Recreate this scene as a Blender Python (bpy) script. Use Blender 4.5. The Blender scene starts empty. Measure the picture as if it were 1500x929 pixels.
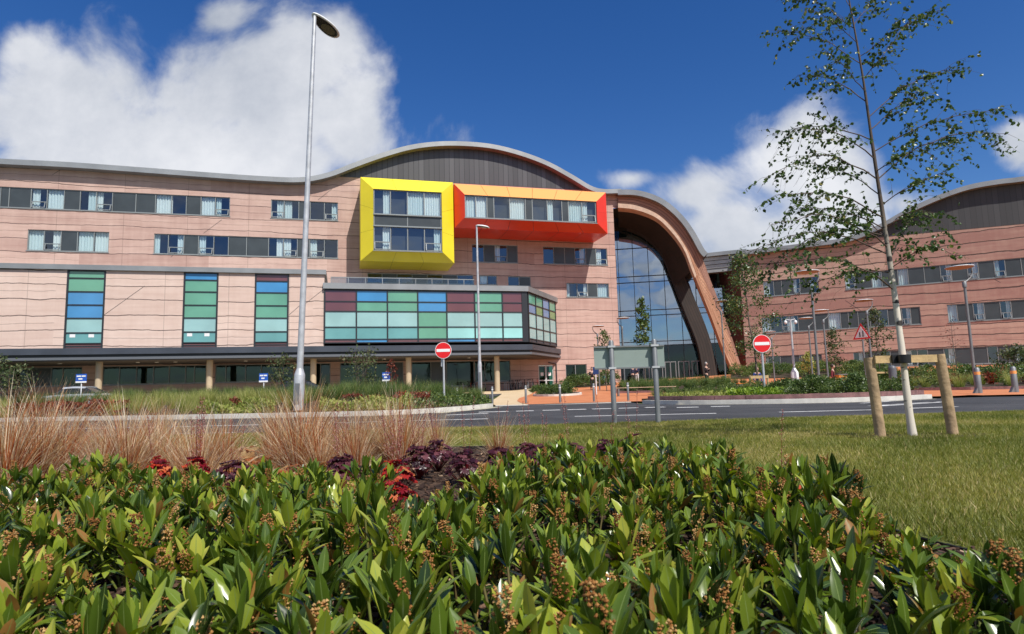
import bpy, math, random
import numpy as np
from mathutils import Vector, Matrix
random.seed(7); RNG = np.random.default_rng(7)
SC = bpy.context.scene; COL = SC.collection
rad = math.radians
# ---------------------------------------------------------------- camera
CAMH = 0.55; FPX = 924.0; PITCH = math.atan(108/924.0); ROLL = math.atan(0.028)
_F = Vector((0, math.cos(PITCH), math.sin(PITCH)))
_R0 = Vector((1, 0, 0)); _U0 = Vector((0, -math.sin(PITCH), math.cos(PITCH)))
_R = math.cos(ROLL)*_R0 - math.sin(ROLL)*_U0
_U = math.sin(ROLL)*_R0 + math.cos(ROLL)*_U0
CAM = Vector((0, 0, CAMH))
def ray(px, py):
    return _F + _R*((px-750)/FPX) + _U*((464.5-py)/FPX)
def atY(px, py, Y):
    d = ray(px, py); return CAM + d*(Y/d.y)
def horizon(px): return 572 - 0.028*(px-750)
def gx(px, Y): return ray(px, horizon(px)).x/ray(px, horizon(px)).y*Y
class Wall:
    """a vertical wall plane: s runs along the wall, z is height, out is towards the viewer"""
    def __init__(w, P0, ang):
        w.P0 = Vector((P0[0], P0[1], 0)); w.d = Vector((math.cos(ang), math.sin(ang), 0)); w.n = Vector((math.sin(ang), -math.cos(ang), 0))
    def off(w, out):
        v = Wall((0, 0), 0); v.P0 = w.P0 + w.n*out; v.d = w.d; v.n = w.n; return v
    def uv(w, px, py):
        d = ray(px, py); t = (w.P0 - CAM).dot(w.n)/d.dot(w.n); p = CAM + d*t
        return (p - w.P0).dot(w.d), p.z
    def s(w, px, py=450): return w.uv(px, py)[0]
    def p(w, s, z, out=0.0):
        q = w.P0 + w.d*s + w.n*out; return Vector((q.x, q.y, z))
# ---------------------------------------------------------------- materials
def newmat(name):
    m = bpy.data.materials.new(name); m.use_nodes = True
    nt = m.node_tree; b = nt.nodes['Principled BSDF']; return m, nt, b
def setin(b, **k):
    for n, v in k.items():
        n = n.replace('_', ' ')
        if n in b.inputs: b.inputs[n].default_value = v
def rgba(c): return (c[0], c[1], c[2], 1.0)
def simple(name, col, rough=.6, metal=0.0, var=0.0, scale=6.0, bump=0.0, bscale=40.0, spec=None, coat=0.0, dirt=None):
    m, nt, b = newmat(name); setin(b, Base_Color=rgba(col), Roughness=rough, Metallic=metal)
    if spec is not None: setin(b, Specular_IOR_Level=spec)
    if coat: setin(b, Coat_Weight=coat, Coat_Roughness=.1)
    L = nt.links
    if var or bump or dirt:
        tc = nt.nodes.new('ShaderNodeTexCoord')
    if var or dirt:
        n = nt.nodes.new('ShaderNodeTexNoise'); n.inputs['Scale'].default_value = scale; n.inputs['Detail'].default_value = 6
        L.new(tc.outputs['Object'], n.inputs['Vector'])
        mx = nt.nodes.new('ShaderNodeMix'); mx.data_type = 'RGBA'
        a = tuple(max(0, c*(1-var)) for c in col); d = dirt or tuple(min(1, c*(1+var)) for c in col)
        if dirt: a = col
        mx.inputs['A'].default_value = rgba(a); mx.inputs['B'].default_value = rgba(d)
        mr = nt.nodes.new('ShaderNodeMapRange'); mr.inputs['From Min'].default_value = .35; mr.inputs['From Max'].default_value = .7
        L.new(n.outputs['Fac'], mr.inputs['Value']); L.new(mr.outputs['Result'], mx.inputs['Factor']); L.new(mx.outputs['Result'], b.inputs['Base Color'])
    if bump:
        n2 = nt.nodes.new('ShaderNodeTexNoise'); n2.inputs['Scale'].default_value = bscale; n2.inputs['Detail'].default_value = 8
        L.new(tc.outputs['Object'], n2.inputs['Vector'])
        bp = nt.nodes.new('ShaderNodeBump'); bp.inputs['Strength'].default_value = bump; bp.inputs['Distance'].default_value = .02
        L.new(n2.outputs['Fac'], bp.inputs['Height']); L.new(bp.outputs['Normal'], b.inputs['Normal'])
    return m
def attrmat(name, ramp, rough=.5, trans=0.35, spec=.5, midrib=None):
    """leaf material: colour along a ramp by the per-leaf attribute 'tint', part of the light passes through"""
    m, nt, b = newmat(name); L = nt.links
    at = nt.nodes.new('ShaderNodeAttribute'); at.attribute_name = 'tint'
    cr = nt.nodes.new('ShaderNodeValToRGB'); e = cr.color_ramp.elements
    while len(e) > 1: e.remove(e[-1])
    e[0].position = ramp[0][0]; e[0].color = rgba(ramp[0][1])
    for p, c in ramp[1:]:
        q = e.new(p); q.color = rgba(c)
    L.new(at.outputs['Fac'], cr.inputs['Fac'])
    col = cr.outputs['Color']
    if midrib:
        uv = nt.nodes.new('ShaderNodeUVMap'); sp = nt.nodes.new('ShaderNodeSeparateXYZ'); L.new(uv.outputs['UV'], sp.inputs[0])
        mr = nt.nodes.new('ShaderNodeMapRange'); mr.inputs['From Min'].default_value = .10; mr.inputs['From Max'].default_value = .02
        L.new(sp.outputs['X'], mr.inputs['Value'])
        mx = nt.nodes.new('ShaderNodeMix'); mx.data_type = 'RGBA'; mx.inputs['B'].default_value = rgba(midrib)
        L.new(mr.outputs['Result'], mx.inputs['Factor']); L.new(col, mx.inputs['A']); col = mx.outputs['Result']
    L.new(col, b.inputs['Base Color']); setin(b, Roughness=rough, Specular_IOR_Level=spec)
    if trans:
        tr = nt.nodes.new('ShaderNodeBsdfTranslucent'); ms = nt.nodes.new('ShaderNodeMixShader'); ms.inputs[0].default_value = trans
        hs = nt.nodes.new('ShaderNodeHueSaturation'); hs.inputs['Value'].default_value = 1.5; hs.inputs['Saturation'].default_value = 1.1
        L.new(col, hs.inputs['Color']); L.new(hs.outputs['Color'], tr.inputs['Color'])
        L.new(b.outputs[0], ms.inputs[1]); L.new(tr.outputs[0], ms.inputs[2])
        L.new(ms.outputs[0], nt.nodes['Material Output'].inputs['Surface'])
    return m
# ---------------------------------------------------------------- objects
def tag(o, label=None, cat=None, group=None, kind=None):
    if label: o['label'] = label
    if cat:
        o['category'] = cat; o['kind'] = 'thing'
    if group: o['group'] = group
    if kind: o['kind'] = kind
    return o
def empty(name, loc=(0, 0, 0), label=None, cat=None, group=None, rz=0.0):
    o = bpy.data.objects.new(name, None); COL.objects.link(o); o.location = loc; o.rotation_euler = (0, 0, rz); o.empty_display_size = .2
    return tag(o, label, cat, group)
def link(name, me, parent=None, loc=None):
    o = bpy.data.objects.new(name, me); COL.objects.link(o)
    if parent is not None: o.parent = parent
    if loc is not None: o.location = loc
    return o
def kids(o): return [c for c in COL.objects if c.parent == o]
def copy_tree(o, parent=None, children=None):
    c = o.copy(); COL.objects.link(c); c.parent = parent
    for ch in o.children: copy_tree(ch, c)
    return c
class MB:
    """collects faces, builds ONE mesh object"""
    def __init__(b): b.v = []; b.f = []; b.u = []; b.t = []; b.mi = []; b.smooth = []
    def add(b, vs, fs, uvs=None, tint=0.5, mi=0, smooth=False):
        o = len(b.v); b.v += [tuple(v) for v in vs]
        for i, f in enumerate(fs):
            b.f.append([o+j for j in f]); b.mi.append(mi); b.smooth.append(smooth)
            b.u.append(uvs[i] if uvs else [(0, 0)]*len(f))
        b.t += [tint]*len(vs)
    def quad(b, p, uv=None, mi=0): b.add(p, [list(range(len(p)))], [uv] if uv else None, mi=mi)
    def box(b, c, ax, ay, az, hx, hy, hz, mi=0):
        c = Vector(c); X = Vector(ax)*hx; Y = Vector(ay)*hy; Z = Vector(az)*hz
        vs = [c+sx*X+sy*Y+sz*Z for sz in (-1, 1) for sy in (-1, 1) for sx in (-1, 1)]
        b.add(vs, [(0, 2, 3, 1), (4, 5, 7, 6), (0, 1, 5, 4), (2, 6, 7, 3), (0, 4, 6, 2), (1, 3, 7, 5)], mi=mi)
    def abox(b, x0, x1, y0, y1, z0, z1, mi=0):
        b.box(((x0+x1)/2, (y0+y1)/2, (z0+z1)/2), (1, 0, 0), (0, 1, 0), (0, 0, 1), (x1-x0)/2, (y1-y0)/2, (z1-z0)/2, mi)
    def wbox(b, w, s0, s1, z0, z1, o0, o1, mi=0):
        c = w.p((s0+s1)/2, (z0+z1)/2, (o0+o1)/2)
        b.box(c, w.d, -w.n, (0, 0, 1), abs(s1-s0)/2, abs(o1-o0)/2, abs(z1-z0)/2, mi)
    def tube(b, pts, rads, n=8, cap=True, tint=.5, mi=0, smooth=True):
        pts = [Vector(p) for p in pts]; k = len(pts)
        if not hasattr(rads, '__len__'): rads = [rads]*k
        vs = []; prev = None
        for i, p in enumerate(pts):
            t = (pts[min(i+1, k-1)]-pts[max(i-1, 0)]).normalized()
            if prev is None:
                a = Vector((0, 0, 1)) if abs(t.z) < .9 else Vector((1, 0, 0)); x = t.cross(a).normalized()
            else:
                x = (prev - t*prev.dot(t)).normalized()
            prev = x; y = t.cross(x)
            for j in range(n):
                an = 2*math.pi*j/n; vs.append(p + (x*math.cos(an)+y*math.sin(an))*rads[i])
        fs = [(i*n+j, i*n+(j+1) % n, (i+1)*n+(j+1) % n, (i+1)*n+j) for i in range(k-1) for j in range(n)]
        b.add(vs, fs, tint=tint, mi=mi, smooth=smooth)
        if cap:
            b.add(vs[-n:], [list(range(n))], tint=tint, mi=mi); b.add(vs[:n], [list(range(n))[::-1]], tint=tint, mi=mi)
    def lathe(b, c, prof, n=16, mi=0, smooth=True, tint=.5, axis=None):
        """prof: list of (r,z); closed at both ends"""
        c = Vector(c); vs = []
        X, Y, Z = (Vector((1, 0, 0)), Vector((0, 1, 0)), Vector((0, 0, 1))) if axis is None else axis
        for r, z in prof:
            for j in range(n):
                a = 2*math.pi*j/n; vs.append(c + X*(r*math.cos(a)) + Y*(r*math.sin(a)) + Z*z)
        k = len(prof)
        fs = [(i*n+j, i*n+(j+1) % n, (i+1)*n+(j+1) % n, (i+1)*n+j) for i in range(k-1) for j in range(n)]
        b.add(vs, fs, mi=mi, smooth=smooth, tint=tint)
        b.add(vs[-n:], [list(range(n))], mi=mi, tint=tint); b.add(vs[:n], [list(range(n))[::-1]], mi=mi, tint=tint)
    def sphere(b, c, r, sx=1, sy=1, sz=1, nu=8, nv=5, tint=.5, mi=0):
        prof = [(max(.02, math.sin(math.pi*i/nv))*r, -math.cos(math.pi*i/nv)*r*sz) for i in range(nv+1)]
        c = Vector(c); vs = []
        for rr, z in prof:
            for j in range(nu):
                a = 2*math.pi*j/nu; vs.append((c.x+rr*sx*math.cos(a), c.y+rr*sy*math.sin(a), c.z+z))
        fs = [(i*nu+j, i*nu+(j+1) % nu, (i+1)*nu+(j+1) % nu, (i+1)*nu+j) for i in range(nv) for j in range(nu)]
        b.add(vs, fs, tint=tint, mi=mi, smooth=True)
    def prism(b, poly, z0, z1, mi=0):
        """vertical prism over a convex or simple polygon (x,y); z0/z1 numbers"""
        n = len(poly); lo = [(p[0], p[1], z0) for p in poly]; hi = [(p[0], p[1], z1) for p in poly]
        b.add(hi, [list(range(n))], mi=mi); b.add(lo, [list(range(n))[::-1]], mi=mi)
        for i in range(n):
            j = (i+1) % n; b.add([lo[i], lo[j], hi[j], hi[i]], [(0, 1, 2, 3)], mi=mi)
    def mesh(b, name, mats):
        me = bpy.data.meshes.new(name); me.from_pydata(b.v, [], b.f)
        for m in (mats if isinstance(mats, (list, tuple)) else [mats]): me.materials.append(m)
        me.polygons.foreach_set('material_index', b.mi); me.polygons.foreach_set('use_smooth', b.smooth)
        uvl = me.uv_layers.new(name='UVMap'); flat = [c for f in b.u for q in f for c in q]
        uvl.data.foreach_set('uv', flat)
        at = me.attributes.new('tint', 'FLOAT', 'POINT'); at.data.foreach_set('value', b.t)
        me.update(); return me
    def build(b, name, mats, parent=None, loc=None): return link(name, b.mesh(name, mats), parent, loc)
def np_mesh(name, V, F, mat, tint=None, uv=None, smooth=False):
    """fast mesh from numpy arrays; F is (n,k)"""
    me = bpy.data.meshes.new(name); n, k = F.shape
    me.vertices.add(len(V)); me.vertices.foreach_set('co', V.astype(np.float32).ravel())
    me.loops.add(n*k); me.loops.foreach_set('vertex_index', F.astype(np.int32).ravel())
    me.polygons.add(n); me.polygons.foreach_set('loop_start', np.arange(0, n*k, k, dtype=np.int32))
    me.polygons.foreach_set('use_smooth', np.full(n, smooth))
    me.update(calc_edges=True)
    if tint is not None:
        at = me.attributes.new('tint', 'FLOAT', 'POINT'); at.data.foreach_set('value', tint.astype(np.float32))
    if uv is not None:
        ul = me.uv_layers.new(name='UVMap'); ul.data.foreach_set('uv', uv[F.ravel()].astype(np.float32).ravel())
    me.materials.append(mat); return me
# ---------------------------------------------------------------- terrain height
def sstep(a, b, x):
    t = min(1, max(0, (x-a)/(b-a))); return t*t*(3-2*t)
def zg(x, y):
    t = min(1.0, max(0.0, (y-26)/40.0)); t = t**1.6
    return t*(0.62 + 0.042*min(30, max(0, x)))
# ================================================================ light and sky
SUN_EL = rad(51); SUN_AZ = rad(33)          # azimuth from the -Y axis towards +X
sund = Vector((math.sin(SUN_AZ)*math.cos(SUN_EL), -math.cos(SUN_AZ)*math.cos(SUN_EL), math.sin(SUN_EL)))
ld = bpy.data.lights.new('sun', 'SUN'); ld.energy = 5.0; ld.angle = rad(.53); ld.color = (1.0, .95, .88)
sun = bpy.data.objects.new('sun', ld); COL.objects.link(sun)
sun.rotation_euler = sund.to_track_quat('Z', 'Y').to_euler()
world = bpy.data.worlds.new('World'); SC.world = world; world.use_nodes = True
nt = world.node_tree; L = nt.links; bg = nt.nodes['Background']
def N(t, **k):
    n = nt.nodes.new(t)
    for a, v in k.items(): setattr(n, a, v)
    return n
def M(op, a, b=None, c=None, clamp=False):
    n = N('ShaderNodeMath', operation=op); n.use_clamp = clamp
    for i, x in enumerate((a, b, c)):
        if x is None: continue
        if isinstance(x, (int, float)): n.inputs[i].default_value = x
        else: L.new(x, n.inputs[i])
    return n.outputs[0]
sky = N('ShaderNodeTexSky', sky_type='NISHITA'); sky.sun_disc = False; sky.sun_elevation = SUN_EL
sky.sun_rotation = math.atan2(sund.x, sund.y); sky.altitude = 0; sky.air_density = 1.0; sky.dust_density = .3; sky.ozone_density = 3.5
hs = N('ShaderNodeHueSaturation'); hs.inputs['Saturation'].default_value = 1.32; hs.inputs['Value'].default_value = 1.25; hs.inputs['Hue'].default_value = .513
L.new(sky.outputs[0], hs.inputs['Color'])
tc = N('ShaderNodeTexCoord'); sp = N('ShaderNodeSeparateXYZ'); L.new(tc.outputs['Generated'], sp.inputs[0])
X, Y, Z = sp.outputs
Ys = M('MAXIMUM', Y, .12); u = M('DIVIDE', X, Ys); v = M('DIVIDE', Z, Ys)
# distort the coordinates so cloud outlines are ragged
cx = N('ShaderNodeCombineXYZ'); L.new(u, cx.inputs[0]); L.new(v, cx.inputs[1])
n1 = N('ShaderNodeTexNoise'); n1.inputs['Scale'].default_value = 4.4; n1.inputs['Detail'].default_value = 9; n1.inputs['Roughness'].default_value = .56; n1.inputs['Distortion'].default_value = .35
L.new(cx.outputs[0], n1.inputs['Vector'])
def blob(px, py, rx, ry, amp=1.0):
    d = ray(px, py); uu, vv = d.x/d.y, d.z/d.y
    a = M('DIVIDE', M('SUBTRACT', u, uu), rx/FPX*1.12); b = M('DIVIDE', M('SUBTRACT', v, vv), ry/FPX*1.22)
    r = M('SQRT', M('ADD', M('MULTIPLY', a, a), M('MULTIPLY', b, b)))
    return M('MULTIPLY', M('SUBTRACT', 1.25, r), amp)
blobs = [blob(85, 180, 150, 120), blob(380, 150, 150, 125), blob(270, 235, 300, 62, 1.2), blob(510, 190, 62, 80), blob(40, 70, 60, 40, .8),
         blob(330, 30, 50, 35, .7), blob(480, 60, 50, 40, .6), blob(1010, 285, 85, 45, .9), blob(925, 262, 50, 20, .8), blob(1060, 330, 95, 50, .9), blob(1195, 240, 95, 70, .8), blob(1225, 335, 110, 60, .9),
         blob(1500, 215, 40, 30, .9), blob(1330, 300, 60, 30, .6), blob(1110, 360, 160, 50, .9)]
mx = blobs[0]
for q in blobs[1:]: mx = M('SMOOTH_MAX', mx, q, .25)
dens = M('ADD', M('MULTIPLY', M('SUBTRACT', n1.outputs['Fac'], .5), 2.7), mx)
cmask = N('ShaderNodeMapRange', interpolation_type='SMOOTHSTEP'); cmask.inputs['From Min'].default_value = .0; cmask.inputs['From Max'].default_value = .66
L.new(dens, cmask.inputs['Value'])
# clouds all round the rest of the sky
n3 = N('ShaderNodeTexNoise'); n3.inputs['Scale'].default_value = 2.6; n3.inputs['Detail'].default_value = 8; n3.inputs['Roughness'].default_value = .55
zz = M('ADD', M('MAXIMUM', Z, 0.0), .25); cz = N('ShaderNodeCombineXYZ')
L.new(M('DIVIDE', X, zz), cz.inputs[0]); L.new(M('DIVIDE', Y, zz), cz.inputs[1]); L.new(cz.outputs[0], n3.inputs['Vector'])
bm = N('ShaderNodeMapRange', interpolation_type='SMOOTHSTEP'); bm.inputs['From Min'].default_value = .42; bm.inputs['From Max'].default_value = .62
L.new(n3.outputs['Fac'], bm.inputs['Value'])
back = N('ShaderNodeMapRange', interpolation_type='SMOOTHSTEP'); back.inputs['From Min'].default_value = .25; back.inputs['From Max'].default_value = .05
L.new(Y, back.inputs['Value'])
front = N('ShaderNodeMapRange', interpolation_type='SMOOTHSTEP'); front.inputs['From Min'].default_value = .12; front.inputs['From Max'].default_value = .3
L.new(Y, front.inputs['Value'])
cl = M('MAXIMUM', M('MULTIPLY', cmask.outputs[0], front.outputs[0]), M('MULTIPLY', bm.outputs[0], back.outputs[0]), clamp=True)
cl = M('MULTIPLY', cl, .93)
# cloud brightness: thick parts a little greyer
n2 = N('ShaderNodeTexNoise'); n2.inputs['Scale'].default_value = 2.2; n2.inputs['Detail'].default_value = 7; n2.inputs['Roughness'].default_value = .6; L.new(cx.outputs[0], n2.inputs['Vector'])
cr = N('ShaderNodeValToRGB'); e = cr.color_ramp.elements
e[0].position = .32; e[0].color = (4.7, 5.2, 6.1, 1); e[1].position = .62; e[1].color = (9.8, 9.9, 10.2, 1)
L.new(n2.outputs['Fac'], cr.inputs['Fac'])
mixc = N('ShaderNodeMix', data_type='RGBA'); L.new(cl, mixc.inputs['Factor']); L.new(hs.outputs[0], mixc.inputs['A']); L.new(cr.outputs['Color'], mixc.inputs['B'])
L.new(mixc.outputs['Result'], bg.inputs['Color']); bg.inputs['Strength'].default_value = .085
# ================================================================ materials of the buildings
def stone(name, c1, c2, course=1.3, joint=.045, bandvar=.6, blockw=13.0):
    m, nt_, b = newmat(name); Lk = nt_.links
    def n_(t, **k):
        n = nt_.nodes.new(t)
        for a, v in k.items(): setattr(n, a, v)
        return n
    def m_(op, a, bb=None, c=None, clamp=False):
        n = n_('ShaderNodeMath', operation=op); n.use_clamp = clamp
        for i, x in enumerate((a, bb, c)):
            if x is None: continue
            if isinstance(x, (int, float)): n.inputs[i].default_value = x
            else: Lk.new(x, n.inputs[i])
        return n.outputs[0]
    uv = n_('ShaderNodeUVMap'); s = n_('ShaderNodeSeparateXYZ'); Lk.new(uv.outputs[0], s.inputs[0])
    S, Z_ = s.outputs[0], s.outputs[1]
    # wavering joint: slow drift plus short kinks
    a1 = n_('ShaderNodeTexNoise'); a1.inputs['Scale'].default_value = 1; a1.inputs['Detail'].default_value = 1
    c_ = n_('ShaderNodeCombineXYZ'); Lk.new(m_('MULTIPLY', S, .06), c_.inputs[0]); Lk.new(m_('MULTIPLY', Z_, .35), c_.inputs[1]); Lk.new(c_.outputs[0], a1.inputs['Vector'])
    a2 = n_('ShaderNodeTexNoise'); a2.inputs['Scale'].default_value = 1; a2.inputs['Detail'].default_value = 2
    c2_ = n_('ShaderNodeCombineXYZ'); Lk.new(m_('MULTIPLY', S, .75), c2_.inputs[0]); Lk.new(m_('MULTIPLY', Z_, .5), c2_.inputs[1]); Lk.new(c2_.outputs[0], a2.inputs['Vector'])
    k = m_('MULTIPLY', m_('SUBTRACT', a2.outputs['Fac'], .5), .26)
    z2 = m_('ADD', Z_, m_('ADD', m_('MULTIPLY', m_('SUBTRACT', a1.outputs['Fac'], .5), .8), k))
    zq = m_('DIVIDE', z2, course); fr = m_('FRACT', zq); fl = m_('FLOOR', zq)
    line = m_('LESS_THAN', fr, joint/course*1.25)
    # a fainter second joint inside some courses
    wn = n_('ShaderNodeTexWhiteNoise', noise_dimensions='2D'); cc = n_('ShaderNodeCombineXYZ'); blk = m_('FLOOR', m_('DIVIDE', m_('ADD', S, m_('MULTIPLY', fl, 0.0)), blockw))
    Lk.new(fl, cc.inputs[0]); Lk.new(blk, cc.inputs[1]); Lk.new(cc.outputs[0], wn.inputs['Vector'])
    sub = m_('MULTIPLY', m_('COMPARE', fr, .52, joint/course*.45), m_('GREATER_THAN', wn.outputs['Value'], .5))
    vj = m_('MULTIPLY', m_('LESS_THAN', m_('FRACT', m_('DIVIDE', m_('ADD', S, 2.0), blockw/2)), .05/blockw*2), .35)
    ln = m_('MAXIMUM', m_('MAXIMUM', line, m_('MULTIPLY', sub, .45)), vj)
    # colour
    st = n_('ShaderNodeTexNoise'); st.inputs['Scale'].default_value = .5; st.inputs['Detail'].default_value = 9; st.inputs['Roughness'].default_value = .65
    st2 = n_('ShaderNodeTexNoise'); st2.inputs['Scale'].default_value = 1; st2.inputs['Detail'].default_value = 5
    c3 = n_('ShaderNodeCombineXYZ'); Lk.new(m_('MULTIPLY', S, .25), c3.inputs[0]); Lk.new(m_('MULTIPLY', Z_, 3.2), c3.inputs[1]); Lk.new(c3.outputs[0], st2.inputs['Vector']); Lk.new(uv.outputs[0], st.inputs['Vector'])
    f = m_('ADD', m_('MULTIPLY', m_('SUBTRACT', st.outputs['Fac'], .5), 1.4), m_('MULTIPLY', m_('SUBTRACT', st2.outputs['Fac'], .5), 1.3))
    st3 = n_('ShaderNodeTexNoise'); st3.inputs['Scale'].default_value = 1; st3.inputs['Detail'].default_value = 4
    c4 = n_('ShaderNodeCombineXYZ'); Lk.new(m_('MULTIPLY', S, 2.2), c4.inputs[0]); Lk.new(m_('MULTIPLY', Z_, .12), c4.inputs[1]); Lk.new(c4.outputs[0], st3.inputs['Vector'])
    f = m_('ADD', f, m_('MULTIPLY', m_('SUBTRACT', st3.outputs['Fac'], .52), .7))
    f = m_('ADD', m_('ADD', f, .5), m_('MULTIPLY', m_('SUBTRACT', wn.outputs['Value'], .5), bandvar), clamp=True)
    mxx = n_('ShaderNodeMix', data_type='RGBA'); mxx.inputs['A'].default_value = rgba(c1); mxx.inputs['B'].default_value = rgba(c2); Lk.new(f, mxx.inputs['Factor'])
    m2 = n_('ShaderNodeMix', data_type='RGBA'); m2.inputs['B'].default_value = (.035, .025, .025, 1); Lk.new(m_('MULTIPLY', ln, .85), m2.inputs['Factor']); Lk.new(mxx.outputs['Result'], m2.inputs['A'])
    Lk.new(m2.outputs['Result'], b.inputs['Base Color']); setin(b, Roughness=.85, Specular_IOR_Level=.25)
    bp = n_('ShaderNodeBump'); bp.inputs['Strength'].default_value = .5; bp.inputs['Distance'].default_value = .03
    Lk.new(m_('SUBTRACT', st.outputs['Fac'], ln), bp.inputs['Height']); Lk.new(bp.outputs[0], b.inputs['Normal'])
    return m
STONE_A = stone('pink sandstone', (.40, .255, .215), (.55, .385, .325), bandvar=.7, blockw=11.0)
STONE_P = stone('pale sandstone', (.56, .41, .345), (.68, .53, .455), bandvar=.45, blockw=10.0, course=1.27, joint=.055)
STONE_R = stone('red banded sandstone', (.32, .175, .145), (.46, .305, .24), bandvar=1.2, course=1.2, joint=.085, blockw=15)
STONE_D = stone('shaded red sandstone', (.16, .055, .045), (.20, .08, .06), bandvar=.4)  # red stone darkened in colour for the shade on the return wall
ZINC = simple('grey roof metal', (.30, .31, .31), .45, .5, var=.12, scale=.6)
ZINC_L = simple('light grey louvre metal', (.36, .37, .37), .5, .3, var=.1, scale=1.2)
FASC = simple('dark grey fascia metal', (.075, .085, .105), .4, .4, var=.15, scale=.5)
FASC2 = simple('mid grey trim metal', (.16, .17, .185), .4, .4)
FRAMEG = simple('grey window frame', (.23, .25, .25), .45, .2)
FRAMED = simple('dark window frame', (.03, .033, .038), .4, .2)
PANEL = simple('slate grey infill', (.045, .055, .06), .35, 0, var=.15, scale=.8)
SOFF = simple('soffit board', (.10, .09, .085), .7)
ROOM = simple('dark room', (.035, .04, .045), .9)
def seam(name, c, pitch=.6, rough=.4, metal=.4, dark=.55):
    m, nt_, b = newmat(name); Lk = nt_.links
    uv = nt_.nodes.new('ShaderNodeUVMap'); s = nt_.nodes.new('ShaderNodeSeparateXYZ'); Lk.new(uv.outputs[0], s.inputs[0])
    d = nt_.nodes.new('ShaderNodeMath'); d.operation = 'DIVIDE'; d.inputs[1].default_value = pitch; Lk.new(s.outputs[0], d.inputs[0])
    fr = nt_.nodes.new('ShaderNodeMath'); fr.operation = 'FRACT'; Lk.new(d.outputs[0], fr.inputs[0])
    lt = nt_.nodes.new('ShaderNodeMath'); lt.operation = 'LESS_THAN'; lt.inputs[1].default_value = .12; Lk.new(fr.outputs[0], lt.inputs[0])
    wn = nt_.nodes.new('ShaderNodeTexWhiteNoise'); wn.noise_dimensions = '1D'; fl = nt_.nodes.new('ShaderNodeMath'); fl.operation = 'FLOOR'; Lk.new(d.outputs[0], fl.inputs[0]); Lk.new(fl.outputs[0], wn.inputs['W'])
    mx = nt_.nodes.new('ShaderNodeMix'); mx.data_type = 'RGBA'; mx.inputs['A'].default_value = rgba([x*.8 for x in c]); mx.inputs['B'].default_value = rgba([x*1.2 for x in c]); Lk.new(wn.outputs['Value'], mx.inputs['Factor'])
    m2 = nt_.nodes.new('ShaderNodeMix'); m2.data_type = 'RGBA'; m2.inputs['B'].default_value = rgba([x*dark for x in c]); Lk.new(lt.outputs[0], m2.inputs['Factor']); Lk.new(mx.outputs['Result'], m2.inputs['A'])
    Lk.new(m2.outputs['Result'], b.inputs['Base Color']); setin(b, Roughness=rough, Metallic=metal)
    return m
DOME = seam('standing seam cladding', (.085, .083, .085), .55, rough=.42, metal=.55)
DOME_R = seam('dark slate cladding', (.05, .05, .052), .5, rough=.6, metal=.1, dark=.7)
def timber(name, c1, c2):
    m, nt_, b = newmat(name); Lk = nt_.links
    uv = nt_.nodes.new('ShaderNodeUVMap'); s = nt_.nodes.new('ShaderNodeSeparateXYZ'); Lk.new(uv.outputs[0], s.inputs[0])
    d = nt_.nodes.new('ShaderNodeMath'); d.operation = 'MULTIPLY'; d.inputs[1].default_value = 3.2; Lk.new(s.outputs[1], d.inputs[0])
    fl = nt_.nodes.new('ShaderNodeMath'); fl.operation = 'FLOOR'; Lk.new(d.outputs[0], fl.inputs[0])
    fr = nt_.nodes.new('ShaderNodeMath'); fr.operation = 'FRACT'; Lk.new(d.outputs[0], fr.inputs[0])
    lt = nt_.nodes.new('ShaderNodeMath'); lt.operation = 'LESS_THAN'; lt.inputs[1].default_value = .2; Lk.new(fr.outputs[0], lt.inputs[0])
    sx = nt_.nodes.new('ShaderNodeMath'); sx.operation = 'MULTIPLY'; sx.inputs[1].default_value = .45; Lk.new(s.outputs[0], sx.inputs[0])
    f2 = nt_.nodes.new('ShaderNodeMath'); f2.operation = 'FLOOR'; Lk.new(sx.outputs[0], f2.inputs[0])
    cb = nt_.nodes.new('ShaderNodeCombineXYZ'); Lk.new(fl.outputs[0], cb.inputs[0]); Lk.new(f2.outputs[0], cb.inputs[1])
    wn = nt_.nodes.new('ShaderNodeTexWhiteNoise'); wn.noise_dimensions = '2D'; Lk.new(cb.outputs[0], wn.inputs['Vector'])
    mx = nt_.nodes.new('ShaderNodeMix'); mx.data_type = 'RGBA'; mx.inputs['A'].default_value = rgba(c1); mx.inputs['B'].default_value = rgba(c2); Lk.new(wn.outputs['Value'], mx.inputs['Factor'])
    m2 = nt_.nodes.new('ShaderNodeMix'); m2.data_type = 'RGBA'; m2.inputs['B'].default_value = rgba([x*.45 for x in c1]); Lk.new(lt.outputs[0], m2.inputs['Factor']); Lk.new(mx.outputs['Result'], m2.inputs['A'])
    Lk.new(m2.outputs['Result'], b.inputs['Base Color']); setin(b, Roughness=.7); return m
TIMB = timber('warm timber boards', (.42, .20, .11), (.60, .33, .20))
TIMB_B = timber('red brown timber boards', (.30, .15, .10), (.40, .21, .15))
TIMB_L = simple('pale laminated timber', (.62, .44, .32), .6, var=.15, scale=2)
TIMB_D = timber('dark timber boards', (.03, .024, .02), (.045, .034, .028))
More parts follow.
